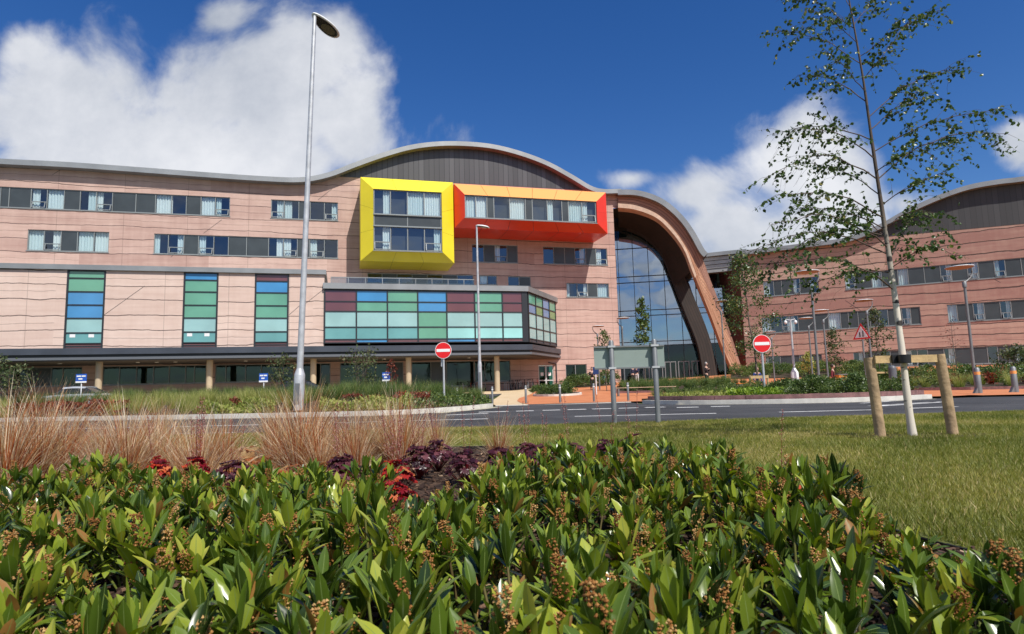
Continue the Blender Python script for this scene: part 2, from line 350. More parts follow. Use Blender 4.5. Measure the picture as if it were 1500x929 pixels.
def glassmat(name, tint=(.55, .62, .66), transp=.6, rough=.02, gcol=(.75, .85, 1.0), ior=1.7):
    m, nt_, b = newmat(name); Lk = nt_.links; out = nt_.nodes['Material Output']
    tr = nt_.nodes.new('ShaderNodeBsdfTransparent'); tr.inputs['Color'].default_value = rgba(tint)
    gl = nt_.nodes.new('ShaderNodeBsdfGlossy'); gl.inputs['Roughness'].default_value = rough; gl.inputs['Color'].default_value = rgba(gcol)
    lw = nt_.nodes.new('ShaderNodeLayerWeight'); lw.inputs['Blend'].default_value = .5
    pw = nt_.nodes.new('ShaderNodeMath'); pw.operation = 'POWER'; pw.inputs[1].default_value = 4.5; Lk.new(lw.outputs['Facing'], pw.inputs[0])
    fr = nt_.nodes.new('ShaderNodeMath'); fr.operation = 'MULTIPLY_ADD'; fr.inputs[1].default_value = .9; fr.inputs[2].default_value = .06; Lk.new(pw.outputs[0], fr.inputs[0])
    tcn = nt_.nodes.new('ShaderNodeTexCoord'); nz = nt_.nodes.new('ShaderNodeTexNoise'); nz.inputs['Scale'].default_value = .35; nz.inputs['Detail'].default_value = 1
    Lk.new(tcn.outputs['Object'], nz.inputs['Vector']); bp = nt_.nodes.new('ShaderNodeBump'); bp.inputs['Strength'].default_value = .12; bp.inputs['Distance'].default_value = .2
    Lk.new(nz.outputs['Fac'], bp.inputs['Height']); Lk.new(bp.outputs[0], gl.inputs['Normal'])
    ad = nt_.nodes.new('ShaderNodeMath'); ad.operation = 'ADD'; ad.inputs[1].default_value = 1-transp; ad.use_clamp = True; Lk.new(fr.outputs[0], ad.inputs[0])
    ms = nt_.nodes.new('ShaderNodeMixShader'); Lk.new(ad.outputs[0], ms.inputs[0]); Lk.new(tr.outputs[0], ms.inputs[1]); Lk.new(gl.outputs[0], ms.inputs[2])
    Lk.new(ms.outputs[0], out.inputs['Surface']); nt_.nodes.remove(b); return m
GLASS = glassmat('window glass', tint=(.92, .98, .99), transp=.94, ior=1.5)
GLASS_D = glassmat('dark atrium glass', tint=(.25, .30, .34), transp=.60, gcol=(.70, .80, .92))
GLASS_C = glassmat('clear balustrade glass', tint=(.80, .86, .87), transp=.95, gcol=(.5, .55, .58))
GLASS_T = glassmat('teal ground floor glass', tint=(.22, .42, .40), transp=.95, gcol=(.30, .42, .42))  # gloss colour dimmed to imitate reflections of dark trees
GLASS_L = glassmat('lobby glass', tint=(.30, .36, .38), transp=.95, gcol=(.32, .40, .46))  # dimmer copy of the atrium glass, its dark reflections set by colour
def cglass(name, c, rough=.07): return simple(name, c, rough, 0, var=.12, scale=.35, spec=.8)
CG = {'M': cglass('maroon glass', (.15, .055, .058)), 'B': cglass('blue glass', (.06, .25, .50)), 'G': cglass('green glass', (.13, .34, .23)),
      'T': cglass('teal glass', (.13, .33, .33)), 'L': cglass('pale aqua frosted glass', (.30, .50, .49)), 'C': cglass('bright aqua frosted glass', (.30, .62, .60)),
      'Y': cglass('olive green glass', (.17, .30, .12)), 'S': cglass('sky blue glass', (.13, .24, .42)), 'K': FASC}
CURT = attrmat('pale curtain', [(0, (.66, .78, .78)), (1, (.88, .92, .90))], rough=.9, trans=.3, spec=.1)
YEL = simple('yellow cladding', (.78, .64, .02), .35, 0, var=.06, scale=.5, coat=.15, bump=.25, bscale=.9)
RED = simple('orange red cladding', (.70, .035, .007), .35, 0, var=.08, scale=.5, coat=.15, bump=.25, bscale=.9)
ORG = simple('sunlit red top and orange band', (.85, .36, .10), .3, 0, coat=.3)  # lighter tone paints sun onto the red box's top bevel; bollard bands share it
COLM = simple('buff column paint', (.46, .37, .25), .6, var=.08, scale=.8)
# ================================================================ building helpers
def wallmesh(mb, w, s0, s1, z0, z1, holes=(), out=0.0, depth=.2, maxstep=8.0, mi=0):
    ss = sorted({s0, s1, *[h[0] for h in holes], *[h[1] for h in holes]}); zs = sorted({z0, z1, *[h[2] for h in holes], *[h[3] for h in holes]})
    ss = [x for x in ss if s0 <= x <= s1]; zs = [x for x in zs if z0 <= x <= z1]
    for i in range(len(ss)-1):
        for j in range(len(zs)-1):
            cs, cz = (ss[i]+ss[i+1])/2, (zs[j]+zs[j+1])/2
            if any(h[0] < cs < h[1] and h[2] < cz < h[3] for h in holes): continue
            a, b_, c, d = ss[i], ss[i+1], zs[j], zs[j+1]
            mb.quad([w.p(a, c, out), w.p(b_, c, out), w.p(b_, d, out), w.p(a, d, out)], [(a, c), (b_, c), (b_, d), (a, d)], mi)
    for h in holes:
        a, b_, c, d = h
        for (p, q) in (((a, c), (b_, c)), ((b_, c), (b_, d)), ((b_, d), (a, d)), ((a, d), (a, c))):
            mb.quad([w.p(p[0], p[1], out), w.p(p[0], p[1], out-depth), w.p(q[0], q[1], out-depth), w.p(q[0], q[1], out)], [(p[0], p[1]+.3)]*4, mi)
def curvetop(mb, w, pts, z0, out=0.0, mi=0):
    """wall between z0 (number or list) and a curve of (s,z)"""
    for k in range(len(pts)-1):
        (a, za), (b_, zb) = pts[k], pts[k+1]
        l0 = z0 if not callable(z0) else z0(a); l1 = z0 if not callable(z0) else z0(b_)
        if za-l0 < .01 and zb-l1 < .01: continue
        mb.quad([w.p(a, l0, out), w.p(b_, l1, out), w.p(b_, max(zb, l1+.001), out), w.p(a, max(za, l0+.001), out)], [(a, l0), (b_, l1), (b_, zb), (a, za)], mi)
def smooth_pts(pts, n=6):
    out = []
    P = [pts[0]]+list(pts)+[pts[-1]]
    for i in range(1, len(P)-2):
        p0, p1, p2, p3 = [np.array(q, float) for q in P[i-1:i+3]]
        for k in range(n):
            t = k/n; out.append(tuple(.5*((2*p1)+(p2-p0)*t+(2*p0-5*p1+4*p2-p3)*t*t+(3*p1-p0-3*p2+p3)*t**3)))
    out.append(tuple(pts[-1])); return out
def roofslab(name, w, pts, parent, th=.5, o0=-24, o1=.9, mat=None):
    mb = MB(); n = len(pts); up = [];
    nor = []
    for i in range(n):
        a = np.array(pts[max(i-1, 0)]); b_ = np.array(pts[min(i+1, n-1)]); t = b_-a; t = t/np.linalg.norm(t); nor.append((-t[1], t[0]))
    for i in range(n-1):
        (a, za), (b_, zb) = pts[i], pts[i+1]; la = (a-nor[i][0]*th, za-nor[i][1]*th); lb = (b_-nor[i+1][0]*th, zb-nor[i+1][1]*th)
        mb.quad([w.p(a, za, o1), w.p(b_, zb, o1), w.p(b_, zb, o0), w.p(a, za, o0)])
        mb.quad([w.p(*la, o1), w.p(*la, o0), w.p(*lb, o0), w.p(*lb, o1)])
        mb.quad([w.p(*la, o1), w.p(*lb, o1), w.p(b_, zb, o1), w.p(a, za, o1)])
    return mb.build(name, mat or ZINC, parent)
def window(w, s0, s1, z0, z1, panes, parent, out=0.0, frame=None, glass=None, name='window', fw=.07, room=True, seed=0):
    """panes: list of (width, kind): p opaque panel, g glass, c curtain, o glass over an opening hopper, h half curtain"""
    rnd = random.Random(seed*7919+int(s0*13)); tot = sum(q[0] for q in panes); s = s0; gl = MB(); fr = MB(); pans = []; curts = []
    frame = frame or FRAMEG; glass = glass or GLASS; glz = []
    D = out-.12
    for zz0, zz1 in ((z0, z0+fw), (z1-fw, z1)): fr.wbox(w, s0, s1, zz0, zz1, D-.03, D+.05)
    fr.wbox(w, s0-.06, s1+.06, z0-.07, z0-.005, D+.052, out+.05)      # sill
    fr.wbox(w, s0, s0+fw, z0+fw, z1-fw, D-.03, D+.05)
    for (wd, k) in panes:
        e = s + (s1-s0)*wd/tot
        fr.wbox(w, e-fw, e, z0+fw, z1-fw, D-.03, D+.05)
        if k == 'p':
            pa = MB(); pa.wbox(w, s+.03, e-fw-.003, z0+fw, z1-fw, D-.02, D+.02); pans.append(pa)
        else:
            gl = MB(); gl.quad([w.p(s+.03, z0+fw, D-.01), w.p(e-fw, z0+fw, D-.01), w.p(e-fw, z1-fw, D-.01), w.p(s+.03, z1-fw, D-.01)]); glz.append(gl)
            if k in 'co' or k == 'h':
                frac = 1.0 if k == 'c' else rnd.uniform(.35, .6); side = rnd.random() < .5
                c0, c1 = (s+.02, s+(e-s)*frac) if side else (e-(e-s)*frac, e-.05)
                cu = MB(); curts.append(cu); nn = max(6, int((c1-c0)/.08)); tint = rnd.random()
                vs = []
                for i in range(nn+1):
                    ss_ = c0+(c1-c0)*i/nn; oo = D-.22+.06*math.sin(i*2.1+rnd.random()*.8)
                    vs += [w.p(ss_, z0+.05, oo), w.p(ss_, z1-.03, oo)]
                cu.add(vs, [(2*i, 2*i+2, 2*i+3, 2*i+1) for i in range(nn)], tint=tint)
            if k == 'o':
                zt = z0+(z1-z0)*.33
                fr.wbox(w, s, e-fw, zt, zt+fw, D-.03, D+.051)
                # hopper leaf pushed open at its lower edge
                a, b_ = s+.08, e-fw-.06
                for (q0, q1) in ((a, a+.06), (b_-.06, b_)):
                    fr.add([w.p(q0, zt-.02, D+.06), w.p(q1, zt-.02, D+.06), w.p(q1, z0+.12, D+.2), w.p(q0, z0+.12, D+.2), w.p(q0, zt-.02, D+.10), w.p(q1, zt-.02, D+.10), w.p(q1, z0+.12, D+.24), w.p(q0, z0+.12, D+.24)],
                           [(0, 1, 2, 3), (4, 5, 6, 7), (0, 4, 7, 3), (1, 5, 6, 2)])
                fr.wbox(w, a, b_, z0+.08, z0+.14, D+.18, D+.24)
        s = e
    g = fr.build(name, frame, parent)
    for gl in glz: gl.build('pane', glass, g)
    for pa in pans: pa.build('infill_panel', PANEL, g)
    for cu in curts: cu.build('curtain', CURT, g)
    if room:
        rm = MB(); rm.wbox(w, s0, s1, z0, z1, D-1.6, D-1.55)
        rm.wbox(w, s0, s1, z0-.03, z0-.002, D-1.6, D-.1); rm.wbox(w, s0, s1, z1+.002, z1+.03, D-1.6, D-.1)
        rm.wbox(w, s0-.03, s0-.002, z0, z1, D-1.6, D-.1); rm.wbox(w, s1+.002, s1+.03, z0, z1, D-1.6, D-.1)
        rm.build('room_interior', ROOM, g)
    return g
def px_panes(bounds, kinds): return [(bounds[i+1]-bounds[i], kinds[i]) for i in range(len(kinds))]
# ================================================================ LEFT BLOCK
A = Wall((gx(300, 60), 60), rad(15)); P = A.off(7.0)
AZ = lambda x, y: A.uv(x, y)
left = empty('hospital_block', (A.p(0, 0)), 'pink stone hospital block on the left with a domed roof, yellow and red boxes', 'building')
def rel(o):
    return o
BL = Matrix.Translation(left.location).inverted()
def L_(o):   # child meshes are built in world coordinates
    o.matrix_parent_inverse = BL; return o
_ob = MB.build
def build_abs(b, name, mats, parent=None, loc=None):
    o = _ob(b, name, mats, parent, loc)
    if parent is not None and parent.type == 'EMPTY' and loc is None and parent.get('abs'): o.matrix_parent_inverse = Matrix.Translation(parent.location).inverted()
    return o
MB.build = build_abs
left['abs'] = 1
ROWS = [(18.38, 20.30), (14.40, 16.42), (10.3, 12.45)]
z_r2 = (AZ(300, 368)[1], 16.42)
sA1 = A.s(905)
holes = []; wins = []
def cr1(x): return .4305*x            # crop 1 pixel -> photo pixel
def cr2(x): return 450+.4413*x
def ribbon(row, xs, kinds, ymid, glass=None):
    ss = [A.s(x, ymid) for x in xs]; z0, z1 = row
    holes.append((ss[0], ss[-1], z0, z1)); wins.append((ss[0], ss[-1], z0, z1, px_panes(ss, kinds)))
r0 = (18.38, 20.30); r1 = (14.45, 16.40); r2 = (10.75, 12.35)
ribbon(r0, [-150, -110, -70, -40, 0]+[cr1(x) for x in (30, 105, 160, 218, 273, 328, 383, 463, 530, 585, 635, 685, 734, 783)], 'pcgp'+'ppocphoppcgpco', 295)
ribbon(r0, [cr1(x) for x in (922, 968, 1018, 1057, 1105, 1150)], 'ohpgo', 308)
ribbon(r1, [cr1(x) for x in (93, 150, 208, 264, 320, 371)], 'cohcc'.replace('hc', 'pc'), 350)
ribbon(r1, [cr1(x) for x in (523, 573, 626, 676, 728, 778, 840, 915, 965, 1013, 1055, 1105, 1150)], 'hoPogpphopog'.replace('P', 'p'), 360)
ribbon(r1, [cr2(x) for x in (547, 588, 624, 665, 699)], 'gpop', 370)
ribbon(r1, [cr2(x) for x in (783, 820, 856, 890, 926, 960, 996)], 'gppopo', 372)
ribbon(r2, [cr2(x) for x in (861, 898, 933, 965, 1002)], 'hopc', 426)
# lower row seen just above the projecting bay
ribbon((12.0, 13.0), [cr2(x) for x in (200, 250, 300, 350, 400, 450, 500, 552)], 'gpgpgpg', 414)
ribbon((12.0, 13.0), [cr2(x) for x in (572, 600, 630)], 'cg', 414)
ribbon((11.9, 12.95), [cr2(x) for x in (667, 705, 742)], 'gp', 416)
upperlow = min(h[2] for h in holes)
# ground floor openings
gz0, gz1 = 2.35, 3.9
def gwin(xs, kinds, y=550, z=(gz0, gz1)):
    ss = [A.s(x, y) for x in xs]; holes.append((ss[0], ss[-1], *z)); return (ss[0], ss[-1], *z, px_panes(ss, kinds))
gw = [gwin([-60, -30, 0, 40, 75, 92, 120], 'gggpgg', z=(2.1, 3.8)), gwin([150, 175, 200, 225, 248, 272, 285, 302], 'ggggggg', z=(2.1, 3.8)), gwin([315, 331, 360, 383, 410, 430], 'ggggg', z=(2.1, 3.8)),
      gwin([442, 470, 484], 'gg', z=(1.0, 3.8)), gwin([498, 524, 550, 570, 591], 'gggp', z=(1.0, 3.8)),
      gwin([603, 632, 655, 695], 'gpg', z=(1.2, 3.8)), gwin([695.5, 711, 726, 748], 'ggg', z=(1.6, 3.8)), gwin([829, 844, 860], 'gg', z=(1.35, 3.25))]
dd = gwin([789, 800.5, 811], 'gg', z=(.62, 3.2))
roof_px = [(0, 237), (100, 242), (200, 249), (300, 256.5), (380, 262), (440, 264), (480, 257), (520, 242), (560, 228), (600, 217), (640, 212), (680, 212), (720, 216), (760, 226), (800, 241), (835, 260), (862, 276), (880, 280.5), (905, 280)]
RP = [(A.s(-50, 300)-25, 22.7), (A.s(-50, 300)-8, 22.7)] + [A.uv(x, y) for x, y in roof_px]
RP = smooth_pts(RP, 5)
zt0 = 21.2
mb = MB(); wallmesh(mb, A, RP[0][0], sA1, -.6, zt0, holes, depth=.22)
s_d0, z_d0 = A.uv(497, 259); s_d1, z_d1 = A.uv(868, 279.5)
def dline(s): return z_d0+(z_d1-z_d0)*(s-s_d0)/(s_d1-s_d0)
RPi = [(s, min(z-.45, dline(s)) if s_d0 < s < s_d1 else z-.45) for s, z in RP]
curvetop(mb, A, RPi, zt0)
# side return facing the entrance and the far end
for s_, sg in ((sA1, 1), (RP[0][0], -1)):
    mb.quad([A.p(s_, -.6, 0), A.p(s_, -.6, -24), A.p(s_, 22.2, -24), A.p(s_, 22.2, 0)], [(0, 0), (24, 0), (24, 22), (0, 22)])
mb.build('stone_wall', STONE_A, left)
mb = MB(); curvetop(mb, A, [(s, z-.45) for s, z in RP if s_d0-.3 < s < s_d1+.3], lambda s: dline(s)+.004, out=.03)
mb.build('dome_cladding', DOME, left)
roofslab('curved_roof', A, RP, left)
for i, q in enumerate(wins): window(A, *q, left, seed=i)
for i, q in enumerate(gw): window(A, *q, left, seed=20+i, glass=GLASS_T)
# diagonal incised lines across the courses
def incise(w, parent, lst, out=0.0):
    for (x0, y0, x1, y1) in lst:
        a = w.uv(x0, y0); b_ = w.uv(x1, y1); m = MB(); d = Vector((b_[0]-a[0], b_[1]-a[1])); ln = d.length; nx, nz = -d.y/ln*.018, d.x/ln*.018
        for o in (out+.006,): m.quad([w.p(a[0]-nx, a[1]-nz, o), w.p(b_[0]-nx, b_[1]-nz, o), w.p(b_[0]+nx, b_[1]+nz, o), w.p(a[0]+nx, a[1]+nz, o)])
        m.build('joint_line', FRAMED, parent)
incise(A, left, [(298, 342, 325, 322), (466, 293, 486, 277), (250, 377, 258, 370), (77, 256, 90, 248)])
# double entrance door
s0, s1, z0, z1, pn = dd; fr = MB(); 
dgl = []
for k, (a, b_) in enumerate(((s0, (s0+s1)/2), ((s0+s1)/2, s1))):
    g = MB(); g.wbox(A, a+.08, b_-.08, z0+.1, z1-.1, -.13, -.11); d = g.build('door', GLASS_T, left)
    f = MB()
    for q in ((a+.01, a+.09), (b_-.09, b_-.01)): f.wbox(A, *q, z0, z1-.02, -.16, -.06)
    f.wbox(A, a+.09, b_-.09, z1-.12, z1-.02, -.16, -.06); f.wbox(A, a+.09, b_-.09, z0, z0+.12, -.16, -.06); f.wbox(A, a+.09, b_-.09, z0+.9, z0+1.0, -.16, -.06)
    f.build('door_frame', simple('white door frame', (.55, .57, .56), .5), d)
    n_ = MB(); n_.wbox(A, (a+b_)/2-.16, (a+b_)/2+.16, z0+1.45, z0+1.8, -.105, -.1); n_.build('notice', simple('white paper', (.75, .75, .75), .8), d)
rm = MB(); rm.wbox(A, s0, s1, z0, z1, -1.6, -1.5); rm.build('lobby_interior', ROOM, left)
lm = MB(); lm.wbox(A, (s0+s1)/2-.35, (s0+s1)/2+.35, z1+.75, z1+.95, .01, .16); lm.build('wall_light', simple('white fitting', (.8, .8, .78), .4), left)
# rainwater pipe beside the doors
m = MB(); sp_ = A.s(814.5, 540); m.tube([A.p(sp_, .6, .1), A.p(sp_, 3.3, .1), A.p(sp_-.9, 3.5, .1)], .06); m.build('drain_pipe', FRAMED, left)
# ---------------------------------------------------------------- podium
sP0 = RP[0][0]; sPe = P.s(475, 440); sPb = P.s(771, 480)
ztop = 11.42; zbot = 4.95
hol = []; strips = []
for xa, xb, ks in ((97, 155, 'GGBBLT'), (269, 321, 'BGGGLT'), (374, 425, 'MBGGLT')):
    a, b_ = P.s(xa-1.5, 455), P.s(xb-2, 455); hol.append((a, b_, zbot, ztop-.02)); strips.append((a, b_, ks))
mb = MB(); wallmesh(mb, P, sP0, sPe, zbot, ztop, hol, depth=.15)
mb.quad([P.p(sPe, zbot+6, 0), P.p(sPe, zbot+6, -7), P.p(sPe, ztop, -7), P.p(sPe, ztop, 0)], [(0, 0), (7, 0), (7, 6), (0, 6)])
mb.build('podium_wall', STONE_P, left)
incise(P, left, [(152, 462, 212, 419), (424, 461, 440, 447), (446, 446, 474, 424)])
for a, b_, ks in strips:
    fr = MB(); fr.wbox(P, a, a+.14, zbot, ztop-.02, -.14, .02); fr.wbox(P, b_-.14, b_, zbot, ztop-.02, -.14, .02)
    hs_ = [ztop-.02, ztop-.62, ztop-1.75, ztop-2.85, ztop-3.95, ztop-5.15, zbot+.45] if ks[0] == 'G' and ks[1] == 'G' else [ztop-.02, ztop-.62, ztop-1.65, ztop-2.8, ztop-3.9, ztop-5.1, zbot+.45]
    hs_.append(zbot+.22); par = fr
    for h in hs_: fr.wbox(P, a+.14, b_-.14, h-.09, h, -.14, .01)
    f = fr.build('strip_window', FRAMED, left)
    for i, k in enumerate(ks):
        g = MB(); g.wbox(P, a+.142, b_-.142, hs_[i+1]+.002, hs_[i]-.092, -.10, -.05); g.build('glass_panel', CG[k], f)
    g = MB(); g.wbox(P, a+.142, b_-.142, zbot+.002, zbot+.3, -.10, -.045); g.build('glass_panel', CG['M'], f)
    for q in ((.25, .75), (1.6, 2.1)):
        if b_-a > 2.2 and ks != 'MBGGLT':
            g = MB(); g.wbox(P, a+.14+q[0], a+.14+q[1]-.1, hs_[5]-.42, hs_[5]-.16, -.046, -.042); g.build('notice', simple('white paper', (.75, .75, .75), .8), f)
# parapet coping
mb = MB(); mb.wbox(P, sP0, sPe+.15, ztop+.003, ztop+.42, -7, .22); mb.build('parapet', ZINC, left)
# projecting bay: front and side return
zb0, zb1 = 5.02, 10.55
colx = [cr2(x) for x in (58, 163.5, 266.5, 367.5, 463.5, 556.5, 648.5, 715)]
cs = [P.s(x, 470) for x in colx]; sPb = cs[-1]+.35
rz = [P.uv(620, 190+.4413*y)[1] for y in (537, 573, 605, 655.5, 695, 706)]
colr = ['MBGBMGM', 'MGGBMGM', 'LLLGLLL', 'TTTGCCC', 'MBMMBMM']
fr = MB()
for c in cs: fr.wbox(P, c-.06, c+.06, rz[5]-.05, rz[0]+.1, -.02, .14)
for z_ in rz: fr.wbox(P, cs[0]+.06, cs[-1]-.06, z_-.045, z_+.045, -.02, .13)
fr.wbox(P, cs[-1]+.06, sPb+.15, rz[5]-.05, rz[0]+.1, -.02, .14)
bay = fr.build('bay_window', FRAMED, left)
for r in range(5):
    for c in range(7):
        g = MB(); g.wbox(P, cs[c]+.062, cs[c+1]-.062, rz[r+1]+.047, rz[r]-.047, .03, .07); g.build('glass_panel', CG[colr[r][c]], bay)
        if colr[r][c] == 'C':      # frosted film with a ragged top edge
            pass
# side return
p0 = P.p(sPb+.15, 0, .1); sE = A.s(815, 470); p1 = A.p(sE, 0, 0)
W2 = Wall((p0.x, p0.y), math.atan2(p1.y-p0.y, p1.x-p0.x)); WL = (Vector((p1.x, p1.y, 0))-Vector((p0.x, p0.y, 0))).length
fr = MB(); cc = [.25+(WL-.5)*i/4 for i in range(5)]
for c in cc: fr.wbox(W2, c-.09, c+.09, rz[5]-.05, rz[0]+.1, -.1, .05)
for z_ in rz: fr.wbox(W2, cc[0]+.09, cc[-1]-.09, z_-.05, z_+.05, -.1, .045)
bay2 = fr.build('bay_window', FRAMED, left)
colr2 = ['GGSG', 'SYSY', 'LLLL', 'LLLL', 'KKKK']
for r in range(5):
    for c in range(4):
        g = MB(); g.wbox(W2, cc[c]+.092, cc[c+1]-.092, rz[r+1]+.052, rz[r]-.052, -.05, -.01); g.build('glass_panel', CG[colr2[r][c]], bay2)
# bay body, roof coping, balustrade
mb = MB()
poly = [P.p(cs[0], 0, -.02), P.p(sPb+.12, 0, -.02), A.p(sE-.1, 0, .0), A.p(A.s(475), 0, 0)]
mb.prism([(q.x, q.y) for q in poly], rz[5], rz[0]+.1); mb.build('bay_core', FASC, left)
mb = MB()
poly = [P.p(cs[0]-.15, 0, .3), P.p(sPb+.25, 0, .3), A.p(sE+.25, 0, .0), A.p(A.s(475), 0, 0.02)]
mb.prism([(q.x, q.y) for q in poly], rz[0]+.103, rz[0]+.62); mb.build('bay_roof', ZINC, left)
mb = MB(); zz = rz[0]+.62; mb.wbox(P, cs[0]+.5, cs[-1]-4.5, zz+.05, zz+.72, -1.0, -.97); bal = mb.build('glass_balustrade', GLASS_C, left)
mb = MB(); mb.wbox(P, cs[0]+.5, cs[-1]-4.5, zz+.725, zz+.79, -1.03, -.94)
q = cs[0]+.5
while q < cs[-1]-4.4: mb.wbox(P, q-.03, q+.03, zz, zz+.724, -.965, -.94); q += 1.55
mb.build('handrail', ZINC, bal)
# canopy fascia in two tiers under podium and bay, soffit and columns
def follow(o, z0, z1, name, mat):
    m = MB(); pts = [P.p(sP0, 0, o), P.p(sPb+.15+o*.6, 0, o)]
    e = A.p(sE+o*.9, 0, .01); pts.append(e); b2 = A.p(sP0, 0, .01)
    m.prism([(q.x, q.y) for q in pts+[b2]], z0, z1); return m.build(name, mat, left)
follow(.45, 4.42, 4.94, 'podium_fascia', FASC); follow(.15, 4.20, 4.417, 'podium_shadow_gap', FRAMED); follow(.40, 3.99, 4.197, 'podium_trim', FASC2)
m = MB(); m.prism([(q.x, q.y) for q in [P.p(sP0, 0, .2), P.p(sPb, 0, .2), A.p(sE, 0, .02), A.p(sP0, 0, .02)]], 3.90, 3.985); m.build('soffit', SOFF, left)
m = MB()
for i, x in enumerate([-90, 145, 307, 459, 598.5, 728]):
    q = P.off(-1.0); sc = q.s(x, 545); c = q.p(sc, 0); m = MB(); m.lathe((c.x, c.y, -.3), [(.26, 0), (.26, 4.19)], 20); m.build('column', COLM, left)
DL = simple('downlight white', (.8, .8, .78), .4)
for x in (88, 202, 230, 257, 360, 503, 563, 687):
    q = P.off(-2.5); sc = q.s(x, 527); c = q.p(sc, 3.86); m = MB(); m.lathe((c.x, c.y, 3.85), [(.16, 0), (.16, .045)], 12); m.build('downlight', DL, left)
# ---------------------------------------------------------------- yellow and red projecting boxes
def projbox(name, px, py_top, py_bot, mats, prot, bev, pxi, pyi, rows, label=None):
    Wf = A.off(prot-bev); Wi = A.off(prot)
    s0, s1 = Wf.s(px[0], 330), Wf.s(px[1], 330)
    z1 = (Wf.uv(px[0], py_top[0])[1]+Wf.uv(px[1], py_top[1])[1])/2; z0 = (Wf.uv(px[0], py_bot[0])[1]+Wf.uv(px[1], py_bot[1])[1])/2
    i0, i1 = Wi.s(pxi[0], 330), Wi.s(pxi[1], 330); j0 = (Wi.uv(pxi[0], pyi[0])[1]+Wi.uv(pxi[1], pyi[1])[1])/2; j1 = (Wi.uv(pxi[0], pyi[2])[1]+Wi.uv(pxi[1], pyi[3])[1])/2
    # back section
    m = MB()
    def pan(q, mi, n=1):
        # split the face into panels with thin open joints
        a, b_, c, d = [Vector(v) for v in q]
        for k in range(n):
            t0, t1 = k/n+(.0011 if k else 0), (k+1)/n-(.0011 if k < n-1 else 0)
            m.quad([a.lerp(b_, t0), a.lerp(b_, t1), d.lerp(c, t1), d.lerp(c, t0)], mi=mi)
    o0, o1 = 0.0, prot-bev
    nh = max(2, round((s1-s0)/2.9)); nv = max(1, round((z1-z0)/3.0))
    pan([A.p(s0, z0, o0), A.p(s1, z0, o0), A.p(s1, z0, o1), A.p(s0, z0, o1)], 0, nh)
    pan([A.p(s0, z1, o0), A.p(s1, z1, o0), A.p(s1, z1, o1), A.p(s0, z1, o1)], 0, 1)
    for s in (s0, s1): pan([A.p(s, z0, o0), A.p(s, z1, o0), A.p(s, z1, o1), A.p(s, z0, o1)], 0, 1)
    f = prot
    pan([A.p(s0, z0, o1), A.p(s1, z0, o1), A.p(i1, j0, f), A.p(i0, j0, f)], 0, nh)
    pan([A.p(s0, z1, o1), A.p(s1, z1, o1), A.p(i1, j1, f), A.p(i0, j1, f)], 1, nh)  # second colour: on the red box, a painted sunlit tone
    pan([A.p(s0, z0, o1), A.p(s0, z1, o1), A.p(i0, j1, f), A.p(i0, j0, f)], 0, nv)
    pan([A.p(s1, z0, o1), A.p(s1, z1, o1), A.p(i1, j1, f), A.p(i1, j0, f)], 0, nv)
    # lining behind the joints, and reveal
    m.quad([A.p(i0, j0, f), A.p(i1, j0, f), A.p(i1, j0, f-.3), A.p(i0, j0, f-.3)], mi=2); m.quad([A.p(i0, j1, f), A.p(i1, j1, f), A.p(i1, j1, f-.3), A.p(i0, j1, f-.3)], mi=2)
    m.quad([A.p(i0, j0, f), A.p(i0, j1, f), A.p(i0, j1, f-.3), A.p(i0, j0, f-.3)], mi=2); m.quad([A.p(i1, j0, f), A.p(i1, j1, f), A.p(i1, j1, f-.3), A.p(i1, j0, f-.3)], mi=2)
    g = .03
    m.wbox(A, s0+g, s1-g, z0+g, z1-g, .0, o1-g, mi=2)
    o = m.build(name, mats, left)
    for (fa, fb, ks) in rows:
        window(Wi, i0+.02, i1-.02, j0+(j1-j0)*fa, j0+(j1-j0)*fb, ks, o, out=-.05, seed=50+int(fa*10), room=False, fw=.09)
    rm = MB(); rm.wbox(Wi, i0, i1, j0, j1, -.62, -.58); rm.build('room_interior', ROOM, o)
    return o
PB = 5.0
yb = projbox('yellow_box', (528, 664.5), (259, 268), (384, 384), [YEL, YEL, FRAMED], 4.9, .9, (547, 647.5), (367, 368.5, 277.5, 281),
        [(0, .40, [(57, 'o'), (56, 'g'), (56, 'g'), (57, 'o')]), (.40, .59, [(1, 'p'), (1, 'p')]), (.59, 1, [(57, 'h'), (56, 'g'), (56, 'c'), (57, 'c')])])
rb = projbox('red_box', (666, 889.5), (268.5, 283), (333.5, 343), [RED, ORG, FRAMED], 4.9, .9, (681.5, 875), (318, 327, 284.5, 296),
        [(0, 1, [(36, 'c'), (36, 'c'), (22, 'p'), (51, 'g'), (52, 'c'), (23, 'p'), (50, 'g'), (50, 'h'), (22, 'p'), (47, 'c'), (48, 'o')])])
# ================================================================ ARCH ENTRANCE
p0 = A.p(sA1, 0); f = ray(1078, horizon(1078)); Yf = 69.0; fx = f.x/f.y*Yf
Cw = Wall((p0.x, p0.y), math.atan2(Yf-p0.y, fx-p0.x)); Dw = Cw.off(-7.0)
arch = empty('entrance_arch', (fx, Yf, zg(fx, Yf)), 'sweeping timber clad entrance arch over a tall dark glass wall', 'building'); arch['abs'] = 1
outer = smooth_pts([Cw.uv(x, y) for x, y in ((905.4, 285.8), (938, 287.7), (968, 301), (995, 325), (1013.5, 351.7), (1028.6, 378), (1040, 408), (1066, 476), (1091, 554))], 8)
inner = smooth_pts([Cw.uv(x, y) for x, y in ((905.4, 305), (930.7, 308), (960.8, 319.7), (983.4, 340.4), (1002, 366.8), (1015.4, 400.7), (1040, 461), (1059, 512), (1077, 554))], 8)
nP = min(len(outer), len(inner)); outer = outer[:nP]; inner = inner[:nP]
def lerp2(a, b_, t): return (a[0]+(b_[0]-a[0])*t, a[1]+(b_[1]-a[1])*t)
